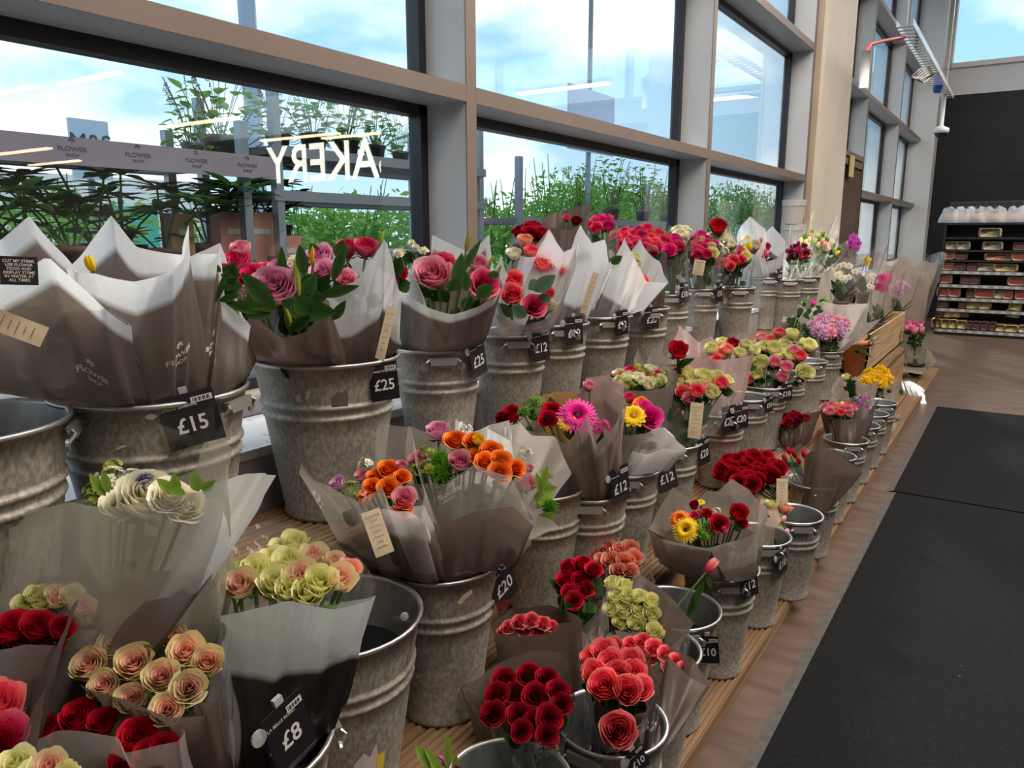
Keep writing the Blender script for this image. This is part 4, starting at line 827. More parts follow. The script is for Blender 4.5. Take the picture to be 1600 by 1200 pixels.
# ---- top tier, left: three tall white-topped wraps in the £15 bucket
bouquet('tall bouquet in white and brown film with the black stems sticker, at the left edge', bb('c1', -.02, -.09), [('rose', 'white', 60, 470, 40, -1.2)],
 [dict(pts=[(-120, 470, -1.16), (-60, 500, -1.08), (0, 445, -1.05), (75, 400, -1.05), (160, 478, -1.06), (205, 512, -1.12), (150, 452, -1.22), (100, 400, -1.26), (45, 337, -1.28), (0, 376, -1.28), (-60, 340, -1.24)], tb=.90, fm=film_w, rb=.075, bulge=.035, wr=.012, logos=[(.30, .52, .013), (.40, .45, .013)])], gw, nf=4, care=(18, 508, -1.02, 34, 95, 62))
bouquet('tall bouquet whose white film rises to a point behind a yellow petal', bb('c1', -.01, .0), [('tulip', 'yellow', 141, 412, 30, -1.17)],
 [dict(pts=[(105, 420, -1.20), (150, 428, -1.10), (210, 440, -1.07), (270, 425, -1.07), (288, 405, -1.10), (293, 350, -1.15), (287, 398, -1.22), (240, 392, -1.28), (212, 385, -1.30), (174, 336, -1.30), (140, 380, -1.27)], tb=.84, amp=.05, fm=film_w, rb=.070, bulge=.030, wr=.012, logos=[(.36, .55, .013), (.22, .60, .013)])], gw, nf=4)
bouquet('bouquet with white film curling out at its right, in the £15 bucket', bb('c1', .0, .075), [('rose', 'hot', 352, 425, 26, -1.2)],
 [dict(pts=[(285, 402, -1.14), (315, 397, -1.09), (341, 396, -1.08), (343, 382, -1.12), (352, 470, -1.10), (391, 510, -1.12), (372, 478, -1.2), (352, 400, -1.26), (344, 379, -1.28), (310, 395, -1.28)], tb=.88, fm=film_w, rb=.075, bulge=.055, wr=.008, logos=[(.20, .52, .013)])], gw, nf=14, lln=.05, lcol=leafb,
 leaves=[(338, 470, -1.1, 356, 420, 5), (345, 450, -1.1, 368, 448, 5), (343, 470, -1.1, 372, 462, 6), (350, 470, -1.1, 400, 490, 7), (360, 475, -1.1, 420, 480, 8), (345, 430, -1.1, 365, 432, 5), (345, 425, -1.1, 330, 410, 5)])
o = S.objects['bouquet']; p = aX(30, 423, -1.03)
st = empty('stem_care_sticker', p, label='black square sticker with white capitals about cutting stems', cat='sticker'); st.matrix_basis = frame(p, CAM-p) @ Matrix.Rotation(-.06, 4, 'Z')
k_ = depth(p)/f_; MB().box((-25*k_, -22*k_, -.0005), (25*k_, 22*k_, .0005)).obj('sticker_card', mat('sticker_black', (.015, .012, .012), .5), st)
vt, ft = text('CUT MY STEMS,\nUSE FLOWER\nFOOD AND\nDISPLAY STEMS\nIN WATER AT\nALL TIMES', 6.2*k_, .012); MB().add([(a, b, .001) for a, b, _ in vt], ft).obj('lettering', inkw, st)
# ---- the £25 lily and rose bouquets
bouquet('lily and lavender pink rose bouquet in low brown film on the scuffed £25 bucket', bb('c2', -.02, -.055), [('rose', 'lav', 430, 452, 62, -1.16), ('full', 'hot', 395, 432, 50, -1.24), ('rose', 'hot', 370, 412, 44, -1.26), ('rose', 'pink', 378, 392, 30, -1.28), ('rose', 'hot', 348, 414, 26, -1.2), ('full', 'hot', 420, 425, 40, -1.26), ('stock', 'lilac', 445, 420, 34, -1.25), ('button', 'white', 461, 408, 22, -1.2), ('bud', 'bud', 463, 440, 62, -1.17), ('bud', 'bud', 450, 500, 50, -1.10), ('bud', 'gold', 488, 400, 32, -1.2), ('spray', 'pink', 380, 460, 30, -1.14), ('rose', 'lav', 435, 425, 34, -1.24)],
 [dict(pts=[(352, 520, -1.18), (375, 510, -1.10), (395, 493, -1.08), (440, 528, -1.04), (475, 520, -1.05), (510, 495, -1.08), (515, 470, -1.14), (480, 440, -1.26), (430, 440, -1.28), (372, 470, -1.26)], tb=1.3, fm=film_b, rb=.07, bulge=.03, logos=[(.42, .42, .011)])], gw, nf=26, lln=.075,
 leaves=[(430, 485, -1.12, 376, 424, 15), (440, 470, -1.12, 500, 500, 16), (470, 480, -1.06, 455, 470, 14), (485, 490, -1.04, 462, 462, 17), (480, 485, -1.04, 524, 488, 14), (485, 470, -1.04, 512, 462, 9), (440, 440, -1.2, 440, 385, 8), (475, 430, -1.16, 468, 382, 10), (425, 490, -1.06, 378, 494, 8), (430, 482, -1.06, 395, 478, 7), (520, 440, -1.2, 540, 380, 9), (520, 500, -1.14, 540, 470, 8)])
bouquet('pink rose bouquet behind a lilac-white flap with a kraft strip, in the £25 bucket', bb('c2', .0, .06), [('rose', 'lav', 500, 406, 44, -1.2), ('full', 'lav', 505, 425, 40, -1.16), ('rose', 'hot', 543, 390, 32, -1.24), ('rose', 'hot', 572, 388, 34, -1.22), ('rose', 'pink', 540, 440, 34, -1.14), ('button', 'white', 622, 397, 18, -1.18), ('bud', 'bud', 598, 370, 22, -1.24), ('rose', 'red', 625, 428, 22, -1.2)],
 [dict(pts=[(483, 428, -1.16), (490, 462, -1.10), (510, 452, -1.06), (555, 440, -1.04), (603, 374, -1.08), (618, 430, -1.07), (628, 465, -1.09), (620, 440, -1.2), (575, 400, -1.27), (520, 395, -1.28)], tb=.56, amp=.05, fm=film_b, rb=.07, bulge=.032, logos=[(.38, .42, .0125), (.52, .80, .0125)])], gw, nf=12, lln=.06, leaves=[(500, 462, -1.05, 560, 447, 9), (495, 400, -1.2, 486, 380, 9), (530, 405, -1.2, 535, 375, 12)], care=(603, 520, -1.035, 15, 84, -15))
bouquet('lily bouquet with two-tone pink roses and two white peaks, by the second £25 tag', bb('c3', 0, 0), [('rose', 'pink', 677, 430, 54, -1.13), ('rose', 'hot', 690, 420, 44, -1.16), ('full', 'hot', 757, 444, 46, -1.08), ('bud', 'bud', 731, 376, 36, -1.16), ('bud', 'bud', 765, 412, 28, -1.14), ('rose', 'pink', 748, 413, 26, -1.16), ('bud', 'bud', 702, 452, 22, -1.08), ('button', 'white', 643, 381, 14, -1.2), ('button', 'white', 650, 389, 16, -1.19), ('button', 'white', 663, 393, 16, -1.2), ('button', 'white', 628, 395, 15, -1.2), ('button', 'white', 726, 418, 16, -1.1), ('bud', 'bud', 778, 425, 26, -1.1)],
 [dict(pts=[(622, 455, -1.20), (640, 462, -1.12), (672, 482, -1.06), (706, 492, -1.03), (745, 480, -1.05), (775, 462, -1.08), (795, 430, -1.12), (782, 398, -1.22), (772, 425, -1.27), (765, 366, -1.30), (735, 395, -1.3), (674, 366, -1.30), (678, 430, -1.28)], tb=.90, fm=film_b, rb=.05, bulge=.03, logos=[(.27, .42, .012), (.36, .95, .010)]), dict(pts=[(628, 470, -1.2), (632, 445, -1.14), (640, 418, -1.12), (652, 440, -1.11), (667, 478, -1.1), (660, 470, -1.16), (640, 440, -1.2)], tb=0, fm=film_w, rb=.04, bulge=.01)], gw, nf=16, lln=.06,
 leaves=[(712, 455, -1.06, 722, 395, 12), (718, 430, -1.08, 752, 374, 7), (700, 455, -1.05, 715, 435, 9), (728, 455, -1.04, 728, 425, 9), (745, 465, -1.04, 770, 445, 12), (780, 430, -1.08, 760, 430, 7)])
# ---- coral roses and the white wraps
bouquet('coral and hot pink rose bouquet in smoky film above the first £12 tag', bb('c4', 0, 0), [('rose', 'coral', 803, 440, 30, -1.10), ('rose', 'coral', 800, 462, 34, -1.07), ('full', 'hot', 834, 478, 36, -1.02), ('rose', 'coral', 856, 459, 20, -1.06), ('rose', 'yellow', 862, 435, 20, -1.16), ('rose', 'white', 860, 480, 20, -1.06), ('rose', 'coral', 850, 415, 34, -1.17), ('rose', 'coral', 830, 395, 24, -1.2), ('rose', 'white', 803, 397, 22, -1.2), ('rose', 'peach', 820, 378, 24, -1.22), ('rose', 'coral', 872, 420, 24, -1.16)],
 [dict(pts=[(772, 455, -1.17), (779, 474, -1.10), (790, 494, -1.05), (815, 508, -1.02), (850, 500, -1.01), (878, 470, -1.03), (895, 435, -1.08), (903, 385, -1.14), (880, 392, -1.22), (858, 357, -1.25), (832, 390, -1.25), (800, 400, -1.26), (785, 430, -1.24)], tb=.42, fm=film_g, rb=.05, bulge=.03), dict(pts=[(812, 400, -1.19), (835, 402, -1.14), (858, 358, -1.16), (880, 395, -1.13), (903, 384, -1.15), (895, 420, -1.15), (870, 400, -1.22), (840, 395, -1.23)], tb=.3, fm=film_w, rb=.05)], gw, nf=10, lln=.05, lcol=leafe,
 leaves=[(835, 455, -1.0, 868, 430, 12), (842, 440, -1.02, 826, 452, 10), (822, 495, -1.0, 800, 478, 11), (840, 470, -1.02, 860, 462, 8)])
bouquet('bouquet in tall white film with a kraft strip, leaning right behind the coral roses', bb('c5', 0, 0), [('rose', 'coral', 905, 392, 18, -1.2), ('rose', 'white', 918, 395, 16, -1.2)],
 [dict(pts=[(880, 420, -1.18), (886, 405, -1.13), (906, 351, -1.14), (925, 380, -1.12), (945, 374, -1.10), (952, 410, -1.12), (942, 440, -1.16), (930, 390, -1.24), (905, 372, -1.26), (885, 400, -1.24)], tb=.42, fm=film_w, rb=.045, bulge=.016, wr=.008)], gw, nf=4, leaves=[(903, 410, -1.14, 922, 393, 8)], care=(921, 458, -1.06, 10, 66, -17))
bouquet('bouquet in white film with a pink blur and a wide flap to the right', bb('c6', 0, .01), [('rose', 'coral', 1004, 440, 18, -1.10), ('rose', 'lime', 990, 404, 18, -1.2), ('rose', 'lime', 995, 412, 14, -1.2)],
 [dict(pts=[(944, 415, -1.18), (951, 430, -1.12), (975, 371, -1.13), (990, 400, -1.08), (1010, 440, -1.06), (1044, 442, -1.02), (1030, 408, -1.12), (1012, 395, -1.20), (1000, 374, -1.25), (985, 395, -1.26), (960, 405, -1.25)], tb=.46, amp=.05, fm=film_w, rb=.05, bulge=.022, wr=.009)], gw, nf=6, leaves=[(955, 412, -1.1, 972, 400, 7), (985, 395, -1.18, 978, 385, 6)])
bouquet('bouquet in brown film showing behind the white flap, above the £20 tag on green card', bb('c7', 0, .02), [('rose', 'dark', 1020, 400, 14, -1.2)],
 [dict(pts=[(985, 440, -1.18), (1000, 430, -1.1), (1025, 425, -1.1), (1040, 420, -1.12), (1042, 395, -1.2), (1015, 385, -1.26), (995, 400, -1.26)], tb=1.3, fm=film_b, rb=.05)], gw, nf=6)
# ---- behind them, against the window
bouquet('dark red rose bouquet behind the white wraps, nearest to the window', (-1.33, 1.95, T3+.05), jit(831, 366, 20, 12, 9, [('rose', 'red'), ('rose', 'dark')], 22, -1.38, 3), [dict(pts=cone(831, 366, 24, 20, -1.38, seed=3), tb=.0, fm=cel, rb=.03)], gw, nf=12)
bouquet('bunch in brown cellophane with a sharp fold standing against the window', (-1.36, 2.35, T3+.05), [('rose', 'dark', 900, 345, 16, -1.4), ('rose', 'hot', 885, 342, 12, -1.4), ('rose', 'dark', 895, 372, 22, -1.38)],
 [dict(pts=[(846, 340, -1.4), (860, 355, -1.34), (890, 360, -1.33), (915, 345, -1.34), (924, 315, -1.38), (905, 322, -1.42), (875, 330, -1.44)], tb=1.3, fm=film_b, rb=.03)], gw, nf=10)
bouquet('deep pink rose bunch in clear film between the brown fold and the hot pink roses', (-1.36, 2.75, T3+.05), jit(938, 350, 18, 12, 9, [('rose', 'hot'), ('rose', 'mag')], 17, -1.38, 5), [dict(pts=cone(938, 350, 22, 20, -1.38, seed=5), fm=cel, rb=.03)], gw, nf=10)
def bunch(label, base, u, v, ru, rv, n_, kinds, s_, X, grp, fm=None, tb=1.3, amp=0, nf=50, lln=.05, dX=.06, wr_=True, wk={}, pk=.5, low=.75, fw=1.2, lcol=None, rb=.04, cat='bouquet', rim=None, up_=0, **k):
    fl = jit(u, v, ru, rv, n_, kinds, s_, X, len(label)+n_, dX)
    return bouquet(label, base, fl, [dict(pts=rim or cone(u, v+up_, ru+s_*.4, rv+s_*.4, X, seed=n_, pk=pk, low=low, fw=fw, dX=dX+.02), fm=fm or cel, tb=tb, amp=amp, **{**dict(rb=rb), **wk})] if wr_ else (), grp, nf=nf, lln=lln, lcol=lcol, cat=cat, **k)
bunch('large bunch of hot pink roses in cellophane behind the £20 tag', bb('c8', 0, -.02), 1000, 378, 42, 19, 26, [('rose', 'hot'), ('rose', 'coral'), ('rose', 'hot')], 20, -1.30, gw, low=1.2)
bunch('hot pink roses drooping at the right end of the big pink bunch', bb('c8', 0, .06), 1048, 384, 15, 12, 8, [('rose', 'hot'), ('rose', 'mag')], 19, -1.26, gw, low=1.3)
bunch('white stocks in clear film above the first £10 tag', bb('c9', -.02, -.03), 1066, 366, 12, 12, 7, [('stock', 'white'), ('rose', 'white')], 17, -1.32, gw)
bunch('pink and cream roses in cellophane above the £10 bucket', bb('c9', 0, 0), 1098, 385, 20, 18, 15, [('rose', 'hot'), ('rose', 'lime'), ('rose', 'mag')], 16, -1.30, gw, low=1.4, care=(1092, 418, -1.2, 17, 24, -8))
bunch('cream roses and one tall red rose in clear film', bb('c9', .0, .08), 1128, 378, 18, 16, 12, [('stock', 'white'), ('rose', 'lime'), ('rose', 'white')], 16, -1.30, gw)
bouquet('single tall red rose standing above the cream roses', bb('c9', -.02, .1), [('rose', 'red', 1122, 356, 25, -1.32)], (), gw, nf=2)
bunch('pink and cream roses leaning out to the right of the tan £10 tag', bb('c10', 0, 0), 1140, 402, 26, 16, 14, [('rose', 'hot'), ('rose', 'lime'), ('rose', 'coral')], 17, -1.2, gw, low=1.3, dX=.08)
bunch('cream rose and spiky leaves in white film behind the pink and cream roses', bb('c11', 0, -.02), 1172, 382, 10, 12, 4, [('rose', 'white'), ('tulip', 'yellow')], 16, -1.34, gw, fm=film_w, tb=.3, rim=[(1150, 372, -1.36), (1160, 392, -1.3), (1180, 398, -1.28), (1192, 378, -1.3), (1196, 358, -1.36), (1172, 338, -1.42), (1158, 352, -1.42)])
bunch('coral tulips in pale film with a brown lower half', bb('c11', 0, .05), 1192, 388, 8, 14, 5, [('tulip', 'coral'), ('rose', 'hot')], 15, -1.33, gw, fm=film_w, tb=.62, rim=[(1180, 398, -1.36), (1190, 410, -1.3), (1212, 405, -1.28), (1228, 388, -1.3), (1226, 374, -1.36), (1207, 353, -1.42), (1190, 368, -1.42)])
bunch('dark red alstroemeria with long green stems in clear film', bb('c12', .02, .0), 1248, 393, 18, 13, 20, [('tulip', 'plum'), ('tulip', 'dark'), ('rose', 'plum', .8)], 12, -1.22, gw, low=1.3, lcol=leafe, lw=.009)
bunch('green and orange tulips in clear film with a tall cone', bb('c13', -.03, .0), 1272, 375, 22, 12, 16, [('tulip', 'lime'), ('tulip', 'peach'), ('tulip', 'moss')], 13, -1.30, gw, fw=1.4, pk=2.2, lcol=leafl)
bunch('orange tulips and leaves lying to the right of the green tulips', bb('c13', 0, .08), 1298, 388, 18, 10, 9, [('tulip', 'peach'), ('tulip', 'yellow'), ('tulip', 'moss')], 12, -1.26, gw, lcol=leafb)
# ---- middle tier
bouquet('cream hydrangea, white stock and blue thistle in a broad translucent film, left foreground', bb('mh', .02, .0, -.03), [('rose', 'white', 230, 780, 80, -.93), ('full', 'white', 265, 778, 60, -.92), ('stock', 'stock', 175, 752, 48, -.95), ('stock', 'stock', 205, 752, 44, -.96), ('stock', 'bud', 176, 730, 30, -.97), ('spider', 'thistle', 226, 755, 34, -.93), ('full', 'white', 190, 788, 56, -.93), ('stock', 'bud', 150, 768, 36, -.95), ('full', 'white', 290, 790, 60, -.93), ('stock', 'bud', 142, 782, 26, -.93)],
 [dict(pts=[(2, 836, -.96), (50, 795, -.88), (105, 786, -.84), (190, 790, -.80), (262, 778, -.80), (318, 766, -.82), (352, 742, -.86), (368, 700, -.90), (345, 684, -.96), (322, 690, -1.0), (305, 735, -1.03), (200, 770, -1.06), (100, 785, -1.04), (40, 800, -1.0)], tb=.22, fm=film('film_olive', (.22, .19, .14), (.46, .43, .34), .88, .58), rb=.075, bulge=.085, wr=.014),
  dict(pts=[(300, 770, -1.0), (345, 780, -.9), (362, 850, -.84), (400, 800, -.84), (430, 742, -.88), (405, 738, -.96), (372, 742, -1.0)], tb=.0, fm=film_w, rb=.05, bulge=.0)], gm, nf=6, lln=.04, lcol=leafl, tilt=.5,
 leaves=[(275, 772, -.9, 245, 748, 9), (275, 775, -.9, 272, 740, 9), (310, 768, -.9, 302, 738, 10), (315, 766, -.9, 335, 752, 8), (290, 772, -.9, 262, 765, 8), (165, 775, -.9, 140, 740, 8), (170, 770, -.9, 160, 735, 7)])
bouquet('bunch of closed yellow green roses in clear film, left of the black water bucket', bb('m0', .0, .06), [('tight', c_, u, v, s_, x_) for c_, u, v, s_, x_ in [('cream', 376, 916, 52, -.76), ('lime', 400, 896, 50, -.79), ('lime', 430, 912, 52, -.76), ('cream', 470, 905, 54, -.76), ('lime', 452, 880, 48, -.81), ('lime', 498, 912, 52, -.75), ('lime', 425, 878, 46, -.84), ('lime', 460, 852, 44, -.88), ('cream', 488, 872, 44, -.84), ('cream', 530, 905, 48, -.77), ('lime', 450, 925, 46, -.74), ('lime', 480, 928, 46, -.74), ('peach', 545, 892, 36, -.80), ('lime', 362, 900, 36, -.82), ('cream', 522, 880, 36, -.84), ('lime', 438, 860, 36, -.9)]],
 [dict(pts=[(330, 945, -.80), (365, 955, -.74), (440, 935, -.71), (500, 945, -.70), (575, 938, -.72), (590, 915, -.80), (560, 870, -.88), (500, 830, -.94), (420, 812, -.97), (355, 830, -.95)], fm=cel, rb=.06, bulge=.01), dict(pts=[(322, 930, -.80), (345, 962, -.72), (400, 950, -.69), (450, 940, -.68), (520, 952, -.67), (580, 936, -.69), (590, 930, -.76), (540, 940, -.84), (430, 930, -.88), (350, 915, -.88)], tb=.66, amp=.09, fm=film_k, rb=.055, bulge=.02, logos=[(.30, .30, .0125)])], gm, nf=10, lcol=leafl)
bouquet('bunch of open cream roses with pink hearts in brown and clear film, left foreground', bb('m0', -.01, -.04, -.06), [('rose', 'cream', u, v, s_, x_) for u, v, s_, x_ in [(141, 1041, 50, -.72), (183, 1008, 52, -.75), (217, 980, 52, -.78), (252, 988, 48, -.78), (210, 1038, 54, -.72), (290, 1018, 50, -.74), (324, 1036, 46, -.71), (253, 1058, 50, -.69), (295, 1075, 50, -.67), (164, 1072, 44, -.70), (206, 1092, 44, -.675), (261, 1108, 48, -.655), (240, 965, 34, -.82), (272, 1000, 40, -.77)]],
 [dict(pts=[(118, 1035, -.76), (126, 1068, -.70), (175, 1090, -.66), (230, 1112, -.64), (285, 1122, -.63), (318, 1100, -.64), (348, 1040, -.68), (355, 985, -.74), (330, 952, -.82), (265, 936, -.88), (190, 962, -.86), (140, 1000, -.82)], tb=.0, fm=cel, rb=.05, bulge=.0), dict(pts=[(120, 1050, -.76), (126, 1070, -.69), (200, 1095, -.65), (262, 1120, -.625), (320, 1118, -.62), (345, 1090, -.66), (300, 1100, -.75), (200, 1080, -.80), (140, 1050, -.80)], tb=1.3, fm=film_b, rb=.05, bulge=.01, wr=.004), dict(pts=[(160, 1000, -.84), (180, 1030, -.80), (300, 1050, -.78), (345, 1010, -.78), (356, 985, -.80), (335, 950, -.86), (262, 935, -.92), (200, 960, -.90)], tb=.2, fm=film_c, rb=.05)], gm, nf=16, tilt=1.2, lcol=leafl)
bouquet('bright red roses in a brown cone at the left edge of the photo', bb('ml', 0, 0), [('rose', 'red', u, v, s_, -.86) for u, v, s_ in [(18, 985, 52), (60, 982, 48), (95, 985, 36), (38, 1005, 46), (75, 1005, 44), (-20, 1000, 50)]],
 [dict(pts=[(-60, 1000, -.86), (-20, 1015, -.80), (40, 1008, -.78), (90, 1010, -.78), (108, 965, -.80), (122, 935, -.84), (104, 968, -.92), (40, 965, -.96), (-30, 960, -.95)], tb=1.3, fm=film_b, rb=.05, bulge=.03)], gm, nf=8)
bouquet('wilting yellow green roses in clear film behind the bright red ones', bb('ml', -.06, .05), [('tight', c_, u, v, s_, -.95) for c_, u, v, s_ in [('lime', 40, 948, 38), ('lime', 65, 940, 40), ('cream', 90, 935, 38), ('lime', 110, 935, 36), ('cream', 125, 950, 38), ('lime', 55, 930, 30), ('cream', 140, 965, 30)]],
 [dict(pts=[(10, 955, -.98), (40, 970, -.90), (110, 980, -.88), (160, 985, -.90), (165, 940, -.96), (120, 905, -1.02), (60, 915, -1.04)], fm=cel, rb=.05), dict(pts=[(60, 900, -1.06), (120, 925, -.98), (230, 940, -.93), (310, 925, -.92), (330, 895, -.98), (280, 890, -1.04), (160, 895, -1.08)], tb=1.3, fm=film_b, rb=.06, bulge=.0)], gm, nf=14, lcol=leafl)
bouquet('pinkish red roses in clear film at the bottom left', bb('m0', .0, -.09, -.15), [('rose', 'red', u, v, s_, x_) for u, v, s_, x_ in [(125, 1122, 48, -.66), (160, 1132, 42, -.65), (215, 1150, 50, -.62), (255, 1172, 44, -.60), (75, 1142, 40, -.67), (232, 1182, 46, -.60), (195, 1190, 44, -.60), (100, 1150, 34, -.66)]],
 [dict(pts=[(25, 1170, -.68), (50, 1160, -.62), (90, 1140, -.60), (185, 1150, -.575), (190, 1175, -.57), (280, 1160, -.56), (285, 1140, -.60), (240, 1120, -.70), (130, 1100, -.76), (50, 1130, -.76)], tb=.3, fm=film_c, rb=.05, bulge=.02)], gm, nf=8, dd=-.20)
bouquet('vivid red roses cut by the lower left corner of the photo', bb('ml', .08, -.03, -.2), [('rose', 'coral', -8, 1105, 76, -.70), ('rose', 'hot', 8, 1150, 60, -.68), ('rose', 'red', -10, 1170, 60, -.66)], [dict(pts=[(-80, 1120, -.72), (-40, 1170, -.64), (20, 1185, -.62), (50, 1120, -.66), (70, 1060, -.74), (20, 1035, -.82), (-50, 1040, -.82)], tb=1.3, fm=celb, rb=.04)], gm, nf=6)
bouquet('pale yellow roses cut by the bottom edge at the lower left', (-.72, .26, T2-.05), [('tight', 'lime', 25, 1195, 48, -.60), ('tight', 'cream', 75, 1200, 50, -.59), ('tight', 'lime', 50, 1210, 40, -.59), ('tight', 'lime', 105, 1210, 36, -.59)], (), gm, nf=4, lcol=leafl)
# orange flowers
bouquet('orange and pink spray rose bouquet at the left side of the £20 bucket', bb('m2', .0, -.05), [('full', 'orange', 607, 732, 32, -.90), ('full', 'orange', 588, 744, 28, -.89), ('full', 'orange', 582, 760, 28, -.87), ('full', 'orange', 606, 762, 32, -.86), ('full', 'orange', 628, 745, 26, -.88), ('rose', 'pink', 631, 780, 36, -.83), ('full', 'orange', 630, 797, 28, -.82), ('rose', 'pink', 567, 745, 22, -.91), ('stock', 'stock', 570, 728, 26, -.92), ('rose', 'lilac', 530, 757, 24, -.9), ('stock', 'bud', 550, 765, 30, -.87), ('rose', 'pink', 628, 727, 16, -.9), ('spray', 'peach', 570, 780, 26, -.86), ('full', 'orange', 571, 775, 22, -.86)],
 [dict(pts=[(468, 722, -.98), (470, 742, -.90), (520, 762, -.84), (565, 785, -.81), (598, 760, -.79), (606, 802, -.77), (635, 812, -.76), (660, 806, -.77), (662, 770, -.84), (640, 668, -.97), (592, 660, -1.0), (580, 700, -1.03), (505, 682, -1.06)], tb=.50, amp=.04, fm=film_c, rb=.055, bulge=.02, logos=[(.07, .80, .012)]), dict(pts=[(560, 800, -.86), (600, 795, -.79), (640, 800, -.775), (662, 812, -.78), (662, 790, -.84), (600, 790, -.9)], tb=.8, fm=film_b, rb=.05)], gm, nf=14, lln=.04, care=(590, 832, -.765, 30, 72, 17))
bouquet('orange rose and green dianthus bouquet in overlapping brown film, centre of the photo', bb('m2', .02, .035), [('full', 'orange', 712, 688, 36, -.93), ('full', 'orange', 740, 690, 32, -.92), ('full', 'orange', 768, 704, 34, -.90), ('full', 'orange', 758, 722, 34, -.87), ('full', 'orange', 783, 720, 34, -.87), ('full', 'orange', 781, 738, 36, -.85), ('full', 'orange', 806, 732, 30, -.87), ('full', 'orange', 744, 713, 28, -.89), ('rose', 'pink', 655, 722, 30, -.91), ('rose', 'pink', 718, 722, 34, -.87), ('rose', 'lav', 684, 674, 34, -.98), ('moss', 'moss', 688, 722, 44, -.89), ('moss', 'moss', 692, 742, 46, -.87), ('stock', 'bud', 668, 707, 26, -.9), ('stock', 'bud', 665, 732, 28, -.87), ('stock', 'stock', 728, 672, 22, -.96), ('stock', 'bud', 644, 730, 20, -.89), ('rose', 'yellow', 747, 688, 18, -.9)],
 [dict(pts=[(631, 706, -.96), (640, 755, -.88), (695, 757, -.84), (740, 725, -.82), (785, 742, -.78), (797, 742, -.78), (835, 822, -.76), (838, 800, -.85), (822, 700, -.95), (770, 665, -1.02), (705, 690, -1.03), (640, 665, -1.02)], tb=.62, amp=.03, fm=film_c, rb=.06, bulge=.05, wr=.012, logos=[(.19, .90, .013), (.42, .86, .013), (.33, .45, .013)]), dict(pts=[(655, 800, -.86), (685, 822, -.79), (740, 800, -.76), (800, 790, -.75), (835, 822, -.75), (825, 800, -.86), (740, 770, -.9)], tb=1.3, fm=film_c, rb=.06, bulge=.03)], gm, nf=18, lln=.04)
bouquet('pale pink spray rose bouquet with white film fanning right of the orange flowers', bb('m2', .04, .10), [('rose', 'pink', 822, 756, 30, -.86), ('stock', 'stock', 820, 712, 26, -.93), ('stock', 'bud', 850, 750, 30, -.90), ('moss', 'moss', 858, 792, 32, -.84), ('stock', 'bud', 805, 752, 20, -.86), ('rose', 'pink', 826, 732, 14, -.9), ('full', 'orange', 803, 765, 16, -.85)],
 [dict(pts=[(800, 745, -.92), (835, 800, -.84), (860, 812, -.80), (905, 845, -.79), (956, 820, -.82), (908, 800, -.9), (900, 755, -.98), (868, 682, -1.05), (830, 680, -1.05), (812, 660, -1.06), (788, 668, -1.05)], tb=.28, fm=film_g, rb=.055, bulge=.0), dict(pts=[(712, 650, -1.08), (725, 690, -1.02), (760, 668, -1.0), (800, 690, -1.0), (795, 656, -1.06), (765, 664, -1.1), (740, 675, -1.1)], tb=.0, fm=film_w, rb=.05)], gm, nf=10, lcol=leafl, leaves=[(845, 770, -.86, 855, 728, 7), (850, 765, -.86, 870, 762, 7), (845, 770, -.86, 838, 740, 6)])
# gerberas
bouquet('hot pink gerbera bouquet in greige film with an amber sheet, above a £12 tag', bb('m3', 0, 0), [('gerbera', 'mag', 902, 650, 62, -.84), ('fewdaisy', 'yellow', 888, 660, 34, -.83), ('full', 'red', 862, 642, 30, -.90), ('full', 'red', 856, 655, 28, -.86), ('spray', 'moss', 836, 636, 38, -.93), ('rose', 'red', 800, 648, 28, -.95), ('full', 'dark', 785, 652, 22, -.95), ('stock', 'mag', 940, 668, 30, -.84), ('rose', 'pink', 920, 603, 18, -.98), ('button', 'moss', 818, 645, 20, -.9)],
 [dict(pts=[(782, 664, -.98), (800, 668, -.90), (850, 676, -.84), (885, 695, -.81), (918, 648, -.79), (932, 696, -.79), (962, 660, -.84), (975, 620, -.92), (940, 592, -1.0), (900, 610, -1.02), (848, 616, -1.04), (815, 640, -1.03)], tb=.86, fm=film_g, rb=.05, bulge=.03, logos=[(.24, .42, .011)]), dict(pts=[(845, 650, -.98), (870, 655, -.95), (890, 640, -.95), (912, 628, -.97), (900, 612, -1.0), (868, 612, -1.02), (850, 618, -1.01)], tb=1.3, fm=film('film_amber', (.52, .30, .08), (.52, .30, .08), .85, .85), rb=.04), dict(pts=[(905, 640, -.95), (935, 650, -.88), (962, 690, -.84), (978, 640, -.87), (975, 600, -.94), (952, 586, -.99), (915, 590, -1.0)], tb=.3, fm=film('film_rose', (.42, .30, .29), (.60, .42, .41), .9, .72), rb=.05)], gm, nf=14)
bouquet('yellow gerbera bouquet in pale film with a white flap pointing right, above a £12 tag', bb('m4', 0, 0), [('fewdaisy', 'yellow', 990, 650, 42, -.85), ('full', 'mag', 1016, 652, 38, -.86), ('full', 'orange', 1003, 632, 26, -.90), ('rose', 'hot', 983, 622, 18, -.93), ('stock', 'bud', 975, 640, 24, -.91), ('full', 'mag', 1008, 640, 30, -.88)],
 [dict(pts=[(963, 640, -.94), (975, 680, -.85), (1005, 678, -.82), (1035, 668, -.80), (1074, 703, -.76), (1045, 680, -.86), (1030, 655, -.92), (1003, 616, -.98), (985, 625, -1.0), (968, 625, -.99)], tb=.45, fm=film_g, rb=.045, bulge=.02), dict(pts=[(990, 705, -.84), (1010, 710, -.80), (1040, 700, -.79), (1074, 704, -.76), (1040, 668, -.84), (1020, 668, -.88)], tb=.0, fm=film_w, rb=.03)], gm, nf=10)
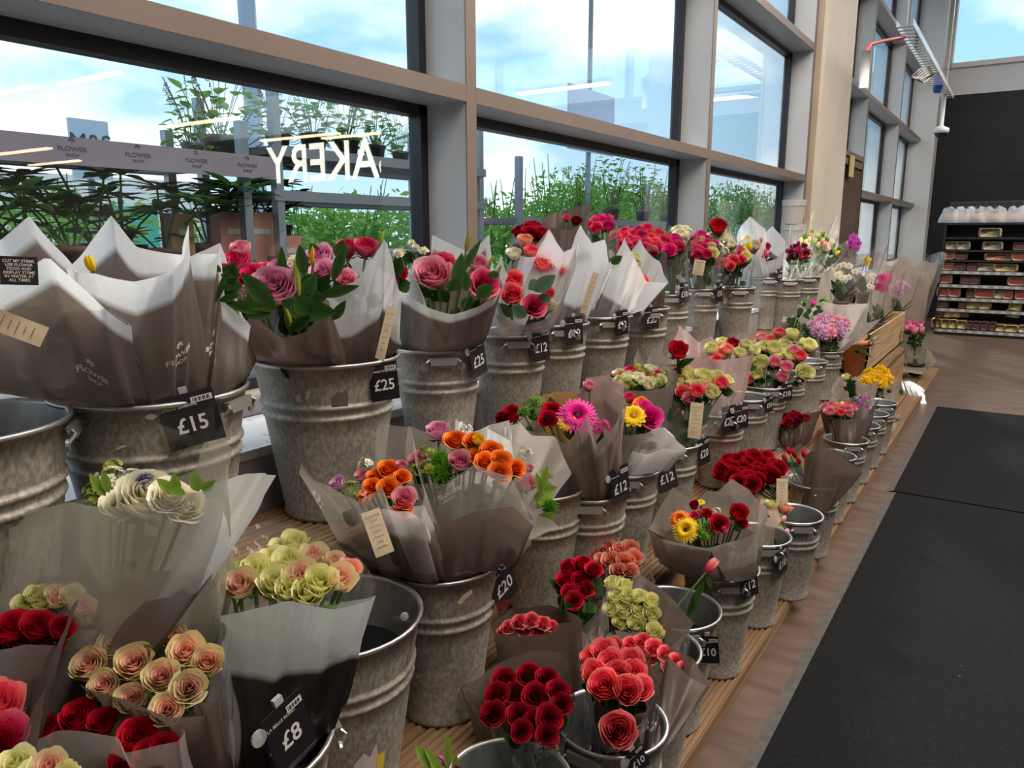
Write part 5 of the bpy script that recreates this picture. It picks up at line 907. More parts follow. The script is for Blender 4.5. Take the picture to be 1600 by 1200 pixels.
# ---- middle tier, right half
bouquet('mixed pink and cream rose bunch with a kraft label, above the £20 tag', bb('m5', .02, .0), [('tight', c_, u, v, s_, x_) for c_, u, v, s_, x_ in [('lime', 1072, 582, 24, -.92), ('lime', 1098, 588, 24, -.90), ('lime', 1120, 590, 24, -.90), ('coral', 1062, 584, 22, -.92), ('lime', 1058, 600, 22, -.89), ('lime', 1090, 606, 24, -.86), ('coral', 1126, 600, 24, -.87), ('lime', 1137, 596, 18, -.90), ('coral', 1066, 614, 22, -.85), ('coral', 1088, 612, 24, -.83), ('pink', 1076, 624, 20, -.82), ('lime', 1112, 614, 24, -.84), ('coral', 1104, 606, 20, -.86), ('lime', 1080, 596, 22, -.9), ('lime', 1108, 598, 22, -.88), ('hot', 1052, 612, 18, -.87)]],
 [dict(pts=cone(1092, 606, 50, 30, -.88, seed=8, low=1.0), fm=cel, rb=.04)], gm, nf=50, lln=.05, care=(1087, 657, -.79, 20, 56, -3))
bouquet('tall red rose beside grey film points, above the mixed rose bunch', bb('m5', -.03, .08), [('tight', 'red', 1060, 549, 30, -.95)], [dict(pts=[(985, 590, -1.0), (1010, 590, -.92), (1040, 575, -.9), (1055, 580, -.95), (1040, 560, -1.0), (1020, 541, -1.05), (1008, 572, -1.05), (996, 546, -1.07), (988, 575, -1.05)], tb=.3, fm=film_g, rb=.04)], gm, nf=3)
bunch('cream and red spray roses in greige film behind the yellow gerbera', bb('m4', -.04, .06), 1000, 590, 42, 14, 24, [('rose', 'lime'), ('rose', 'white'), ('rose', 'hot', .8), ('stock', 'bud')], 19, -1.0, gm, fm=film_g, tb=1.2, low=1.0, pk=.3)
bouquet('bouquet in pink-tinted white film with two sharp peaks, centre right', bb('m6', -.02, .0), [('rose', 'peach', 1128, 552, 22, -.95), ('rose', 'lime', 1112, 546, 20, -.96), ('rose', 'red', 1145, 537, 18, -.97), ('rose', 'peach', 1136, 546, 18, -.94), ('rose', 'lime', 1128, 536, 18, -.99), ('rose', 'lime', 1165, 540, 18, -.96), ('rose', 'lime', 1178, 548, 18, -.93), ('rose', 'coral', 1120, 562, 16, -.9), ('rose', 'lime', 1155, 552, 18, -.92)],
 [dict(pts=[(1053, 532, -.98), (1072, 553, -.92), (1098, 560, -.89), (1135, 562, -.87), (1170, 556, -.87), (1182, 545, -.90), (1172, 548, -.98), (1158, 535, -1.0), (1140, 552, -1.0), (1110, 525, -1.04), (1092, 535, -1.05), (1062, 508, -1.04)], tb=.1, fm=film('film_rose', (.42, .30, .29), (.60, .42, .41), .9, .72), rb=.045, bulge=.03)], gm, nf=8)
bouquet('large loose bunch of cream and pink roses drooping to the right', bb('m8', .0, .05), [('rose', c_, u, v, s_, x_) for c_, u, v, s_, x_ in [('lime', 1237, 523, 20, -.98), ('coral', 1217, 521, 18, -1.0), ('lime', 1262, 540, 25, -.92), ('lime', 1208, 546, 24, -.92), ('lime', 1195, 543, 22, -.94), ('lime', 1226, 540, 22, -.96), ('lime', 1234, 556, 22, -.9), ('coral', 1249, 557, 20, -.88), ('pink', 1240, 548, 18, -.9), ('lime', 1186, 570, 28, -.86), ('lime', 1180, 585, 22, -.84), ('pink', 1210, 566, 20, -.86), ('pink', 1228, 575, 20, -.84), ('pink', 1222, 590, 18, -.82), ('lime', 1257, 583, 26, -.80), ('coral', 1168, 593, 18, -.83), ('pink', 1190, 528, 16, -1.0), ('lime', 1215, 552, 20, -.9), ('lime', 1250, 545, 18, -.92), ('coral', 1202, 532, 16, -1.0)]],
 [dict(pts=cone(1220, 552, 56, 34, -.93, seed=12, low=.9, fw=1.1), fm=cel, rb=.04)], gm, nf=60, lln=.045)
bunch('fluffy lilac chrysanthemum bunch in clear film', bb('m11', .0, .0), 1296, 512, 30, 14, 18, [('mum', 'lilac'), ('mum', 'pink')], 22, -.98, gm, nf=50, dd=-.06, low=1.4, lcol=leafb, dX=.08)
bouquet('empty-looking fan of white and grey film behind the lilac chrysanthemums', bb('m11', -.03, .03), [('rose', 'plum', 1240, 505, 12, -1.05), ('rose', 'mag', 1250, 512, 10, -1.02)],
 [dict(pts=[(1222, 502, -1.06), (1245, 515, -1.0), (1290, 520, -.96), (1330, 530, -.92), (1378, 497, -.90), (1355, 505, -.97), (1356, 474, -1.03), (1310, 476, -1.07), (1285, 470, -1.1), (1262, 485, -1.1), (1236, 463, -1.1)], tb=.35, fm=film_g, rb=.05)], gm, nf=12, dd=.12)
bunch('dark wine red lily leaves and buds among green foliage, beyond the top tier buckets', bb('m9', -.12, .3), 1268, 478, 34, 20, 10, [('bud', 'bud'), ('tulip', 'mag'), ('stock', 'moss')], 14, -1.08, gm, nf=60, lcol=leafb, wr_=False)
# ---- lowest tier
bouquet('gerbera and red rose bouquet in a large brown wrap on the lowest tier', bb('f4', -.02, -.02), [('gerbera', 'orange', 1062, 812, 34, -.66), ('gerbera', 'yellow', 1072, 828, 42, -.63), ('button', 'moss', 1089, 819, 15, -.64), ('button', 'moss', 1105, 821, 15, -.63), ('button', 'moss', 1092, 830, 15, -.62), ('button', 'moss', 1100, 838, 15, -.61), ('button', 'moss', 1112, 832, 14, -.62), ('full', 'red', 1124, 818, 28, -.62), ('rose', 'red', 1153, 803, 28, -.63), ('rose', 'hot', 1085, 807, 16, -.67), ('rose', 'red', 1104, 803, 16, -.68), ('stock', 'bud', 1143, 814, 16, -.63), ('stock', 'white', 1120, 800, 14, -.68), ('fewdaisy', 'gold', 1095, 785, 14, -.71), ('rose', 'dark', 1085, 790, 14, -.7), ('stock', 'mag', 1133, 828, 12, -.6), ('rose', 'red', 1160, 818, 16, -.62)],
 [dict(pts=[(1010, 830, -.70), (1030, 842, -.62), (1070, 850, -.57), (1105, 856, -.55), (1150, 845, -.55), (1182, 832, -.57), (1200, 800, -.65), (1172, 765, -.73), (1142, 748, -.76), (1122, 768, -.76), (1104, 766, -.76), (1085, 785, -.76), (1050, 760, -.77), (1020, 815, -.74)], tb=.64, amp=.02, fm=film_g, rb=.06, bulge=.05, logos=[(.05, .92, .009)]), dict(pts=[(1011, 826, -.68), (1040, 848, -.585), (1080, 856, -.555), (1112, 862, -.545), (1100, 860, -.66), (1040, 840, -.72)], tb=1.3, fm=film_b, rb=.055, bulge=.05, wr=.005)], gf, nf=14, lln=.03)
bouquet('pink tulip and dusty rose bouquet in peach film, above the narrow £10 tag', bb('f5', .0, 0), [('rose', 'lime', 1207, 790, 22, -.66), ('rose', 'lime', 1213, 812, 22, -.63), ('rose', 'peach', 1226, 795, 20, -.64), ('tulip', 'pink', 1224, 811, 16, -.61), ('tulip', 'pink', 1228, 832, 18, -.59), ('tulip', 'pink', 1203, 803, 14, -.64), ('rose', 'pink', 1200, 827, 15, -.62), ('rose', 'pink', 1192, 838, 15, -.61), ('rose', 'lime', 1218, 822, 16, -.6), ('rose', 'white', 1208, 842, 12, -.58), ('rose', 'lime', 1198, 815, 14, -.64)],
 [dict(pts=[(1182, 820, -.67), (1186, 845, -.60), (1200, 856, -.57), (1218, 858, -.56), (1230, 845, -.57), (1242, 806, -.62), (1232, 790, -.68), (1215, 775, -.72), (1188, 774, -.73), (1184, 795, -.71)], tb=.15, fm=film('film_peach', (.50, .33, .27), (.58, .42, .36), .85, .6), rb=.045, bulge=.02)], gf, nf=14, lln=.03)
bunch('crimson rose bunch on the lowest tier beside the brown cone', bb('f7', -.03, -.15), 1170, 734, 46, 24, 24, [('rose', 'red'), ('full', 'red')], 25, -.76, gf, nf=40, lln=.04, wr_=False, dX=.09, care=(1222, 770, -.60, 17, 44, 3))
bouquet('red tulips with long pale stems in clear film', bb('f7', .0, .0), [('tulip', 'red', 1226, 716, 16, -.68), ('tulip', 'red', 1241, 709, 16, -.68), ('tulip', 'red', 1256, 709, 16, -.67), ('tulip', 'coral', 1271, 710, 16, -.66), ('tulip', 'red', 1248, 720, 14, -.65), ('tulip', 'red', 1232, 704, 14, -.70), ('tulip', 'coral', 1263, 718, 14, -.65)],
 [dict(pts=cone(1250, 715, 30, 22, -.68, seed=14, low=.8), fm=cel, rb=.04)], gf, nf=10, lln=.06, lcol=leafe)
bouquet('brown film cone with a punched hole standing over the grey buckets at the aisle edge', bb('f7', .01, .02), [('rose', 'dark', 1285, 700, 10, -.68)],
 [dict(pts=[(1258, 714, -.69), (1270, 704, -.65), (1282, 692, -.63), (1312, 712, -.60), (1348, 738, -.57), (1318, 711, -.66), (1285, 688, -.71), (1266, 702, -.72)], tb=1.4, fm=film_b, rb=.055, bulge=.0, wr=.004, free=True, basepx=(1276, 790, -.66))], gf, nf=3, dd=-.04)
bunch('dark flowers and red roses in a brown cone below a £10 tag', bb('f7', -.05, .45), 1240, 655, 20, 7, 9, [('rose', 'red'), ('rose', 'plum'), ('rose', 'red')], 14, -.80, gf, fm=film_b, wk=dict(free=True, basepx=(1238, 703, -.79), rb=.03, bulge=.02), rim=[(1212, 660, -.84), (1222, 668, -.79), (1250, 662, -.75), (1278, 652, -.73), (1284, 640, -.77), (1270, 645, -.83), (1240, 640, -.87), (1220, 648, -.87)], rb=.05, nf=6)
bunch('pink and cream alstroemeria in a tall brown wrap', bb('g1', -.02, -.05), 1312, 640, 26, 9, 16, [('rose', 'peach'), ('rose', 'pink'), ('tulip', 'yellow'), ('rose', 'coral')], 14, -.73, gf, fm=film_b, rim=[(1282, 645, -.78), (1290, 650, -.72), (1320, 656, -.68), (1352, 655, -.65), (1366, 640, -.64), (1378, 615, -.65), (1360, 640, -.73), (1325, 625, -.78), (1300, 620, -.80)], wk=dict(free=True, basepx=(1322, 714, -.70), rb=.03, bulge=.02), nf=14, lln=.03)
bunch('purple statice in clear film beside the pink alstroemeria', bb('g2', -.02, .0), 1342, 632, 18, 11, 14, [('stock', 'purple'), ('stock', 'thistle'), ('spray', 'moss')], 13, -.72, gf, nf=24, lln=.03, lcol=leafe)
bunch('bright yellow chrysanthemum bunch near the far end of the lowest tier', bb('g3', -.02, .2), 1370, 590, 22, 13, 14, [('spider', 'gold'), ('mum', 'yellow')], 17, -.70, gf, fm=film_g, tb=.3, nf=14, lln=.03, rim=[(1330, 600, -.76), (1345, 608, -.70), (1385, 618, -.66), (1408, 605, -.66), (1402, 590, -.72), (1385, 580, -.78), (1350, 578, -.8)], wk=dict(free=True, basepx=(1376, 672, -.70), rb=.03))
bouquet('greige wrap with folded points behind the pink alstroemeria', bb('g2', -.07, .25), [('rose', 'lime', 1322, 590, 12, -.78)], [dict(pts=[(1297, 612, -.80), (1315, 622, -.76), (1345, 620, -.73), (1375, 596, -.72), (1360, 600, -.78), (1340, 598, -.8), (1328, 588, -.84), (1308, 590, -.84)], tb=.2, fm=film_g, rb=.03, free=True, basepx=(1338, 668, -.78))], gf, nf=26, lln=.05, dd=.12)
bouquet('pink rosebud leaning out on a long stem beside the black water bucket', (-.70, 1.62, .30), [('tulip', 'coral', 1112, 884, 32, -.57)], (), gf, nf=0, leaves=[(1100, 905, -.58, 1085, 945, 5), (1105, 900, -.57, 1112, 920, 4), (1095, 915, -.6, 1070, 975, 6)])
bouquet('deep red rose bunch with a dark leafy film, below the orange flower wraps', bb('f2', -.14, -.12), [('full', 'red', u, v, s_, x_) for u, v, s_, x_ in [(890, 885, 30, -.84), (911, 880, 30, -.84), (884, 906, 30, -.81), (908, 905, 32, -.81), (928, 890, 28, -.81), (915, 920, 28, -.79), (897, 938, 28, -.76), (889, 925, 24, -.78)]],
 [dict(pts=[(870, 915, -.84), (885, 950, -.76), (903, 985, -.72), (940, 950, -.74), (950, 900, -.80), (925, 865, -.87), (880, 870, -.9)], fm=cel, rb=.05), dict(pts=[(872, 920, -.87), (884, 945, -.80), (900, 975, -.755), (915, 990, -.76), (905, 950, -.84), (885, 910, -.88)], tb=1.3, fm=film_b, rb=.05)], gf, nf=40, lln=.045)
bouquet('pale coral rose bunch in clear film below the £12 gerbera buckets', bb('f3', -.14, .05), [('tight', 'peach', u, v, s_, x_) for u, v, s_, x_ in [(932, 866, 24, -.84), (950, 858, 26, -.84), (968, 862, 28, -.82), (985, 858, 26, -.82), (955, 876, 28, -.79), (975, 880, 30, -.78), (992, 872, 26, -.79), (940, 876, 22, -.81), (965, 892, 24, -.76), (985, 892, 24, -.76)]],
 [dict(pts=cone(962, 872, 46, 26, -.82, seed=22, low=1.2), fm=cel, rb=.05)], gf, nf=18, lln=.04, lcol=leafe)
bouquet('lime cream rose bunch in dark brown film beside the black water bucket', bb('f2', -.01, .02), [('tight', 'lime', u, v, s_, x_) for u, v, s_, x_ in [(958, 914, 27, -.76), (977, 917, 26, -.75), (964, 936, 27, -.73), (983, 934, 28, -.72), (1001, 936, 26, -.71), (957, 955, 26, -.71), (978, 957, 28, -.70), (1000, 958, 27, -.69), (1017, 942, 26, -.70), (1019, 962, 26, -.68), (972, 974, 26, -.69), (994, 978, 28, -.67), (1023, 990, 30, -.64)]],
 [dict(pts=[(950, 950, -.74), (962, 980, -.69), (985, 1005, -.66), (1020, 1020, -.63), (1048, 1010, -.62), (1082, 975, -.64), (1055, 940, -.70), (1010, 905, -.76), (968, 878, -.80), (944, 885, -.80)], tb=.0, fm=cel, rb=.06), dict(pts=[(955, 930, -.80), (975, 985, -.70), (1020, 1022, -.645), (1048, 1012, -.63), (1083, 974, -.645), (1055, 938, -.71), (1010, 903, -.77), (966, 876, -.81), (948, 890, -.81)], tb=1.3, fm=film_b, rb=.06, bulge=.0, base=V((-.68, 1.42, .26)))], gf, nf=16, lln=.04)
bouquet('dark crimson rose bunch in dark film pointing left, above the nearly empty front bucket', (-.70, 1.12, .28), [('full', 'dark', u, v, s_, x_) for u, v, s_, x_ in [(787, 1062, 36, -.74), (826, 1055, 38, -.74), (855, 1060, 34, -.73), (776, 1085, 36, -.71), (804, 1082, 34, -.72), (836, 1087, 38, -.70), (872, 1080, 34, -.69), (770, 1116, 38, -.68), (811, 1118, 36, -.67), (833, 1128, 30, -.66), (858, 1122, 40, -.65), (878, 1100, 32, -.67), (815, 1142, 32, -.64), (855, 1148, 34, -.63)]],
 [dict(pts=[(720, 1076, -.74), (748, 1112, -.68), (780, 1140, -.65), (815, 1158, -.62), (870, 1162, -.61), (900, 1120, -.63), (893, 1060, -.70), (878, 1020, -.76), (830, 1016, -.79), (780, 1036, -.79)], tb=.0, fm=cel, rb=.05, bulge=.0), dict(pts=[(720, 1076, -.75), (750, 1090, -.72), (800, 1100, -.71), (880, 1100, -.69), (897, 1090, -.68), (893, 1058, -.72), (878, 1019, -.78), (830, 1015, -.80), (780, 1035, -.80)], tb=1.3, fm=film_b, rb=.05, bulge=.0, base=V((-.74, 1.12, .26)))], gf, nf=16, lln=.04, tilt=1.1)
bouquet('ruffled red flowers in brown film with an upright corner, right of the £20 bucket', aX(850, 1105, -.80), [('full', 'coral', u, v, s_, -.84) for u, v, s_ in [(795, 980, 24), (812, 972, 26), (830, 970, 26), (848, 974, 24), (862, 978, 20), (785, 988, 18), (820, 985, 24), (840, 988, 22)]],
 [dict(pts=[(768, 975, -.90), (775, 990, -.82), (810, 994, -.79), (858, 990, -.78), (872, 975, -.78), (900, 970, -.78), (912, 972, -.79), (900, 960, -.86), (860, 945, -.92), (800, 950, -.94)], tb=1.3, fm=film_b, rb=.055, bulge=.03, wr=.005)], gf, nf=6)
bouquet('big coral pink rose bunch in clear film, one bloom hanging lower in front', bb('f1', .0, .03), [('rose', 'coral', u, v, s_, x_) for u, v, s_, x_ in [(944, 1020, 40, -.70), (926, 1032, 36, -.70), (955, 1036, 38, -.68), (985, 1034, 38, -.68), (930, 1054, 40, -.66), (966, 1052, 36, -.66), (992, 1050, 34, -.66), (944, 1072, 48, -.62), (980, 1080, 44, -.61), (1002, 1076, 36, -.62), (966, 1140, 54, -.56), (960, 1010, 26, -.72)]],
 [dict(pts=[(912, 1060, -.70), (920, 1110, -.62), (950, 1160, -.56), (1000, 1130, -.56), (1030, 1075, -.60), (1012, 1020, -.68), (960, 1000, -.75), (925, 1005, -.75)], fm=cel, rb=.06, bulge=.01), dict(pts=[(930, 1100, -.68), (985, 1120, -.60), (1010, 1110, -.585), (1030, 1074, -.61), (1015, 1030, -.68), (980, 1060, -.71)], tb=1.3, fm=film_b, rb=.05, bulge=.0)], gf, nf=40, lln=.045, tilt=1.1, dd=-.06)
bouquet('red roses half hidden in brown film with a 20 percent sticker', bb('f2', .03, -.06), [('full', 'coral', u, v, s_, x_) for u, v, s_, x_ in [(985, 1008, 28, -.70), (1005, 1002, 28, -.70), (1022, 1012, 28, -.68), (1040, 1022, 26, -.66), (1058, 1034, 26, -.63), (1070, 1046, 24, -.61), (1080, 1058, 22, -.60), (1015, 1028, 26, -.67), (1000, 1022, 26, -.68), (1045, 1042, 22, -.64)]],
 [dict(pts=[(975, 1000, -.73), (1000, 1035, -.65), (1030, 1075, -.585), (1044, 1024, -.60), (1080, 1060, -.555), (1110, 1074, -.55), (1085, 1030, -.60), (1040, 1005, -.68), (1000, 990, -.74), (960, 985, -.76)], tb=1.3, fm=film_b, rb=.035, bulge=.0, wr=.004, free=True, base=aX(1012, 1165, -.525)), dict(pts=[(962, 1000, -.72), (980, 1030, -.66), (1010, 1045, -.63), (1040, 1025, -.63), (1060, 1010, -.66), (1010, 985, -.73), (965, 985, -.76)], fm=cel, rb=.05)], gf, nf=6, dd=-.10)
p = aX(1041, 1122, -.545); o = empty('reduced_sticker', p, label='round white sticker marked 20 percent on the brown film at the front', cat='sticker'); o.matrix_basis = frame(p, CAM-p) @ Matrix.Rotation(.5, 4, 'Z')
k_ = depth(p)/f_; MB().lathe([(0, .0006), (13*k_, .0006), (13*k_, 0)], 28).obj('sticker_disc', mat('sticker_white', (.7, .68, .66), .5), o); vt, ft = text('20%', 13*k_, .02); MB().add([(a, b, .0012) for a, b, _ in vt], ft).obj('lettering', inkb, o)
bouquet('purple tulips with pointed green leaves at the bottom edge of the photo', bb('f0', -.03, .0, -.10), [('tulip', 'purple', 688, 1188, 26, -.70), ('tulip', 'plum', 715, 1198, 18, -.68)], (), gf, nf=0, leaves=[(675, 1200, -.69, 650, 1165, 9), (690, 1200, -.69, 664, 1170, 7), (700, 1200, -.68, 699, 1148, 7), (690, 1205, -.68, 672, 1186, 8), (712, 1205, -.68, 712, 1180, 6)], lcol=leafl)
# ---------------------------------------------------------------- far end: orchids, crate, ribbed pots, kraft roll
def orchid(label, u, v, X, col, n_, dpx, stem_h, pk='b', grp='moth orchids at the far end', zb=None, ru=16, rv=16, film_=True, lv=3):
    p = aX(u, v, X); zb = T3 if zb is None else zb; e = empty('potted_orchid', (p.x-.0, p.y, zb), label=label, cat='plant', group=grp); P0 = e.location
    link('pot', PM[pk], e).scale = (.8, .8, .9); st = MB(); st.tube([(0, 0, .08), (0.01, 0, (p.z-zb)*.6), p-P0], .003, 5); st.obj('stem', stem_m, e); rnd = random.Random(int(u))
    for i in range(n_):
        a = rnd.uniform(0, 6.28); q = aX(u+ru*math.cos(a)*rnd.random()**.5, v+rv*math.sin(a)*rnd.random()**.5, X+rnd.uniform(-.04, .04)); put(e, 'orchid', col, q, sz(dpx, q), CAM-q+V((0, 0, .1)), i, spin=0)
    mb = MB(); ring = []
    for i in range(lv*2): a = i*2.1; leaf(mb, ring, (0, 0, .09), (math.cos(a)*.11, math.sin(a)*.11, .20+.07*(i % 2)), .04, c=(.15, .6), nv=6)
    mb.ring = ring; mb.obj('foliage', leafb, e, smooth=True)
    if film_:
        w_ = .10; Sf = lambda s, t: V(((.05+w_*t)*math.cos(s*6.283)+.008*math.sin(40*s), (.05+w_*t)*math.sin(s*6.283)+.008*math.sin(33*s), .02+t*(p.z-zb+.10)+.03*math.sin(s*19)*t)); mb = MB(); mb.grid(Sf, 40, 8); mb.obj('wrap', cel, e, smooth=True)
    return e
orchid('purple moth orchid high against the grey mullions', 1336, 380, -1.22, 'purple', 10, 13, .4, ru=10, rv=16, film_=False)
orchid('yellow moth orchid with small blooms left of the large purple one', 1353, 408, -1.12, 'yellow', 6, 10, .4, ru=8, rv=6)
orchid('cream moth orchid in crinkled clear film', 1318, 424, -1.10, 'white', 16, 11, .4, ru=24, rv=16)
orchid('deep magenta moth orchid in clear film above the wooden crate', 1382, 443, -.98, 'mag', 9, 16, .4, ru=12, rv=12, zb=T2+.12)
orchid('striped pale purple moth orchid in clear film at the right of the magenta one', 1408, 452, -.95, 'lilac', 8, 15, .4, ru=10, rv=10, zb=T2+.12)
orchid('small pale moth orchid in the middle of the clear films', 1362, 440, -1.02, 'white', 6, 10, .4, ru=7, rv=10, zb=T2+.12)
crw = nmat('crate_wood', (.42, .27, .14), (.58, .40, .24), (6, 2, 30), .7)
a = aX(1352, 580, -.86); b = aX(1409, 535, -.86); yc0, yc1 = a.y, b.y
cr = empty('wooden_crate', (-.98, (yc0+yc1)/2, T2), label='pale slatted wooden crate holding the orchids at the far end', cat='crate'); hl = (yc1-yc0)/2
for z in (.0, .095, .19):
    for x in (-.13, .115): MB().box((x, -hl, z), (x+.015, hl, z+.085)).obj('slat', crw, cr)
    for y in (-hl, hl-.015): MB().box((-.13, y, z), (.13, y+.015, z+.085)).obj('slat', crw, cr)
MB().box((-.13, -hl, 0), (.13, hl, .012)).obj('base', crw, cr)
p = aX(1336, 552, -.92); tp = empty('terracotta_pot', (p.x, p.y, T2), label='orange terracotta planter beside the wooden crate', cat='pot'); h_ = p.z-T2+.10
MB().lathe([(0, 0), (.06, 0), (.078, h_*.86), (.088, h_*.87), (.09, h_), (.08, h_), (.072, h_*.7), (0, h_*.7)], 24).obj('body', nmat('terracotta', (.55, .20, .10), (.68, .30, .17), (8, 8, 8), .7), tp, smooth=True)
mb = MB(); ring = []
for i in range(26): a_ = i*2.4; leaf(mb, ring, (0, 0, h_*.7), (math.cos(a_)*.15, math.sin(a_)*.15, h_+.10*math.sin(i)), .022, c=(.2, .7), nv=5)
mb.ring = ring; mb.obj('foliage', leafb, tp, smooth=True)
p = aX(1358, 550, -.84); o = MB().box((-.004, -.05, 0), (.004, .05, .20)).obj('plant_box', kraft, None, (p.x, p.y, p.z-.10), label='tall kraft seed box leaning on the crate', cat='box'); o.rotation_euler = (.1, .15, 0)
# cyclamen in kraft paper at the aisle end
p = aX(1432, 560, -.72); zb_ = T1; e = bouquet('pink cyclamen in clear film and kraft paper at the aisle end of the display', (-.72, p.y, T1+.08), jit(1430, 512, 16, 7, 12, [('tulip', 'mag'), ('tulip', 'pink')], 14, -.74, 9), [dict(pts=[(1408, 540, -.78), (1415, 548, -.72), (1440, 548, -.70), (1452, 520, -.72), (1455, 502, -.74), (1440, 505, -.79), (1412, 512, -.80)], fm=cel, rb=.05), dict(pts=[(1400, 572, -.80), (1412, 580, -.73), (1440, 585, -.69), (1466, 566, -.67), (1450, 545, -.74), (1430, 556, -.78), (1412, 556, -.82)], tb=1.3, fm=film('film_kraft', (.50, .46, .36), (.50, .46, .36), 1, 1), rb=.07, bulge=.03)], gf, nf=60, lln=.04, cat='plant', name='potted_cyclamen')
link('pot', PM['k'], e, (0, 0, -.08))
bouquet('dark plum carnations beside crinkled silver foil at the far end of the lowest tier', (-.70, aX(1410, 630, -.70).y, T1+.1), jit(1412, 629, 13, 12, 12, [('full', 'plum')], 13, -.68, 4), [dict(pts=[(1418, 632, -.66), (1430, 640, -.60), (1447, 630, -.59), (1444, 608, -.62), (1430, 612, -.66), (1422, 618, -.70)], tb=.0, fm=film('film_foil', (.75, .80, .86), (.75, .80, .86), 1, 1, .7), rb=.03)], gf, nf=10)
bouquet('tiny pale orchid in a paper sleeve near the aisle edge', (-.60, aX(1392, 655, -.60).y, T1+.1), [('orchid', 'lilac', 1390, 650, 12, -.60), ('orchid', 'white', 1389, 662, 10, -.59)], [dict(pts=[(1382, 672, -.62), (1390, 676, -.59), (1402, 668, -.575), (1408, 648, -.6), (1395, 645, -.64), (1384, 650, -.66)], tb=.2, fm=film_g, rb=.03)], gf, nf=4, lln=.03)
# kraft paper and cellophane rolls standing behind the orchids
kp = film('film_kraft', (.50, .46, .36), (.50, .46, .36), 1, 1)
p = aX(1412, 480, -1.02); e = empty('kraft_paper_bundle', (-1.02, p.y, T2), label='large upright bundle of crumpled kraft paper and cellophane behind the orchids', cat='wrapping paper')
rn = random.Random(3); mb = MB(); mb.grid(lambda s, t: V(((.17+.10*t)*math.cos(6.283*s)+.014*math.sin(23*s)+.01*math.sin(9*t+5*s), (.24+.12*t)*math.sin(6.283*s)+.014*math.sin(31*s+3*t), t*(.66+.06*math.sin(19*s)+.04*math.sin(43*s)))), 90, 16); mb.uv = [(i/90, j/16) for j in range(17) for i in range(91)]
mb.obj('paper_sheet', film('film_kraft_warm', (.60, .48, .40), (.60, .48, .40), .72, .72), e, smooth=True).color = (1.3, 0, 0, 1)
mb = MB(); mb.grid(lambda s, t: V(((.19+.15*t)*math.cos(6.283*s)+.016*math.sin(29*s), (.26+.16*t)*math.sin(6.283*s)+.016*math.sin(37*s+3*t), t*(.72+.07*math.sin(17*s)))), 90, 12); mb.obj('cellophane_sheet', cel, e, smooth=True)
p = aX(1428, 435, -1.25); MB().box((-.2, -.55, 0), (.2, .55, aX(1425, 418, -1.25).z-.0)).obj('display_shelf', cream, None, (-1.42, 9.3, 0), label='pale boxy display shelf against the far glazing', cat='shelf')
# stacked ribbed pots on the ledge
rib = mat('ribbed_pot_white', (.50, .48, .45), .5)
def ribbed(u, v0, v1, X, label):
    a, b = aX(u, v0, X), aX(u, v1, X); h = a.z-b.z; r = 18.5*depth(a)/f_; e = empty('ribbed_pot', (b.x, b.y, b.z), label=label, cat='pot', group='white ribbed pots on the ledge'); n_ = 72; vs = []; k_ = 6
    for j, (t, q) in enumerate([(0, .74), (.02, .76), (.72, .93), (.74, .97), (1, 1.0), (.98, .94)]):
        for i in range(n_): w = q*r*(1-(.03 if i % 2 and j in (1, 2) else 0)); vs.append((w*math.cos(i*2*PI/n_), w*math.sin(i*2*PI/n_), t*h))
    MB().add(vs, [(j*n_+i, j*n_+(i+1) % n_, (j+1)*n_+(i+1) % n_, (j+1)*n_+i) for j in range(5) for i in range(n_)] + [tuple(range(n_))[::-1]]).obj('body', rib, e)
ribbed(1239, 312, 350, -1.44, 'white ribbed pot on top of the stack in front of the pillar')
ribbed(1238, 350, 388, -1.44, 'white ribbed pot lower in the stack in front of the pillar')
b_ = aX(1238, 388, -1.44); MB().lathe([(0, 0), (.09, 0), (.12, b_.z-.875-.001), (0, b_.z-.875-.001)], 30).obj('ribbed_pot', rib, None, (b_.x, b_.y, .875), True, label='white pot at the foot of the stack, hidden by tulips', cat='pot', group='white ribbed pots on the ledge')
# ---------------------------------------------------------------- bread gondola at the far wall
YS = 11.7; blackm = mat('shelf_black', (.012, .012, .014), .5); railm = nmat('price_rail', (.20, .23, .22), (.34, .36, .34), (9, 9, 9), .4)
xl0 = aY(1471, 440, YS).x; g_ = empty('bread_gondola', (0, YS, 0), label='black shelving unit stacked with wrapped loaves against the dark wall', cat='shelving')
sv = [(1477, 348.5, 0), (1476, 371, 0), (1475, 390.5, 0), (1474, 406, 0), (1474, 422.5, 1), (1472, 443.5, 1), (1470, 464, 1), (1468, 481, 1), (1459, 512.5, 1)]
XE = 1.9; SZ = []; TK = MB().box((0, 0, 0), (.055, .0015, .03)).mesh('shelf_ticket', mat('ticket', (.50, .50, .47), .6), False)
for i, (u, v, rl) in enumerate(sv):
    z = aY(u, v, YS).z; SZ.append(z); dd = .16 if i < 8 else 0
    yy = .0 if i >= 8 else .02+.0
    MB().box((xl0-.02, yy, z-.022), (XE, .5, z)).obj('shelf', blackm, g_)
    if rl:
        r_ = MB().box((xl0-.02, yy-.012, z-.045), (XE, yy-.002, z-.004)).obj('price_rail', railm, g_); 
        for j in range(18): link('shelf_ticket', TK, r_, (xl0+.02+j*.115, yy-.014, z-.040))
MB().box((xl0-.02, .48, 0), (XE, .52, SZ[0]+.28)).obj('back_panel', blackm, g_); MB().box((xl0-.03, .02, 0), (xl0-.01, .5, SZ[0])).obj('end_panel', blackm, g_); MB().box((xl0-.02, .03, 0), (XE, .5, SZ[8]-.03)).obj('plinth', blackm, g_)
wb_ = MB()
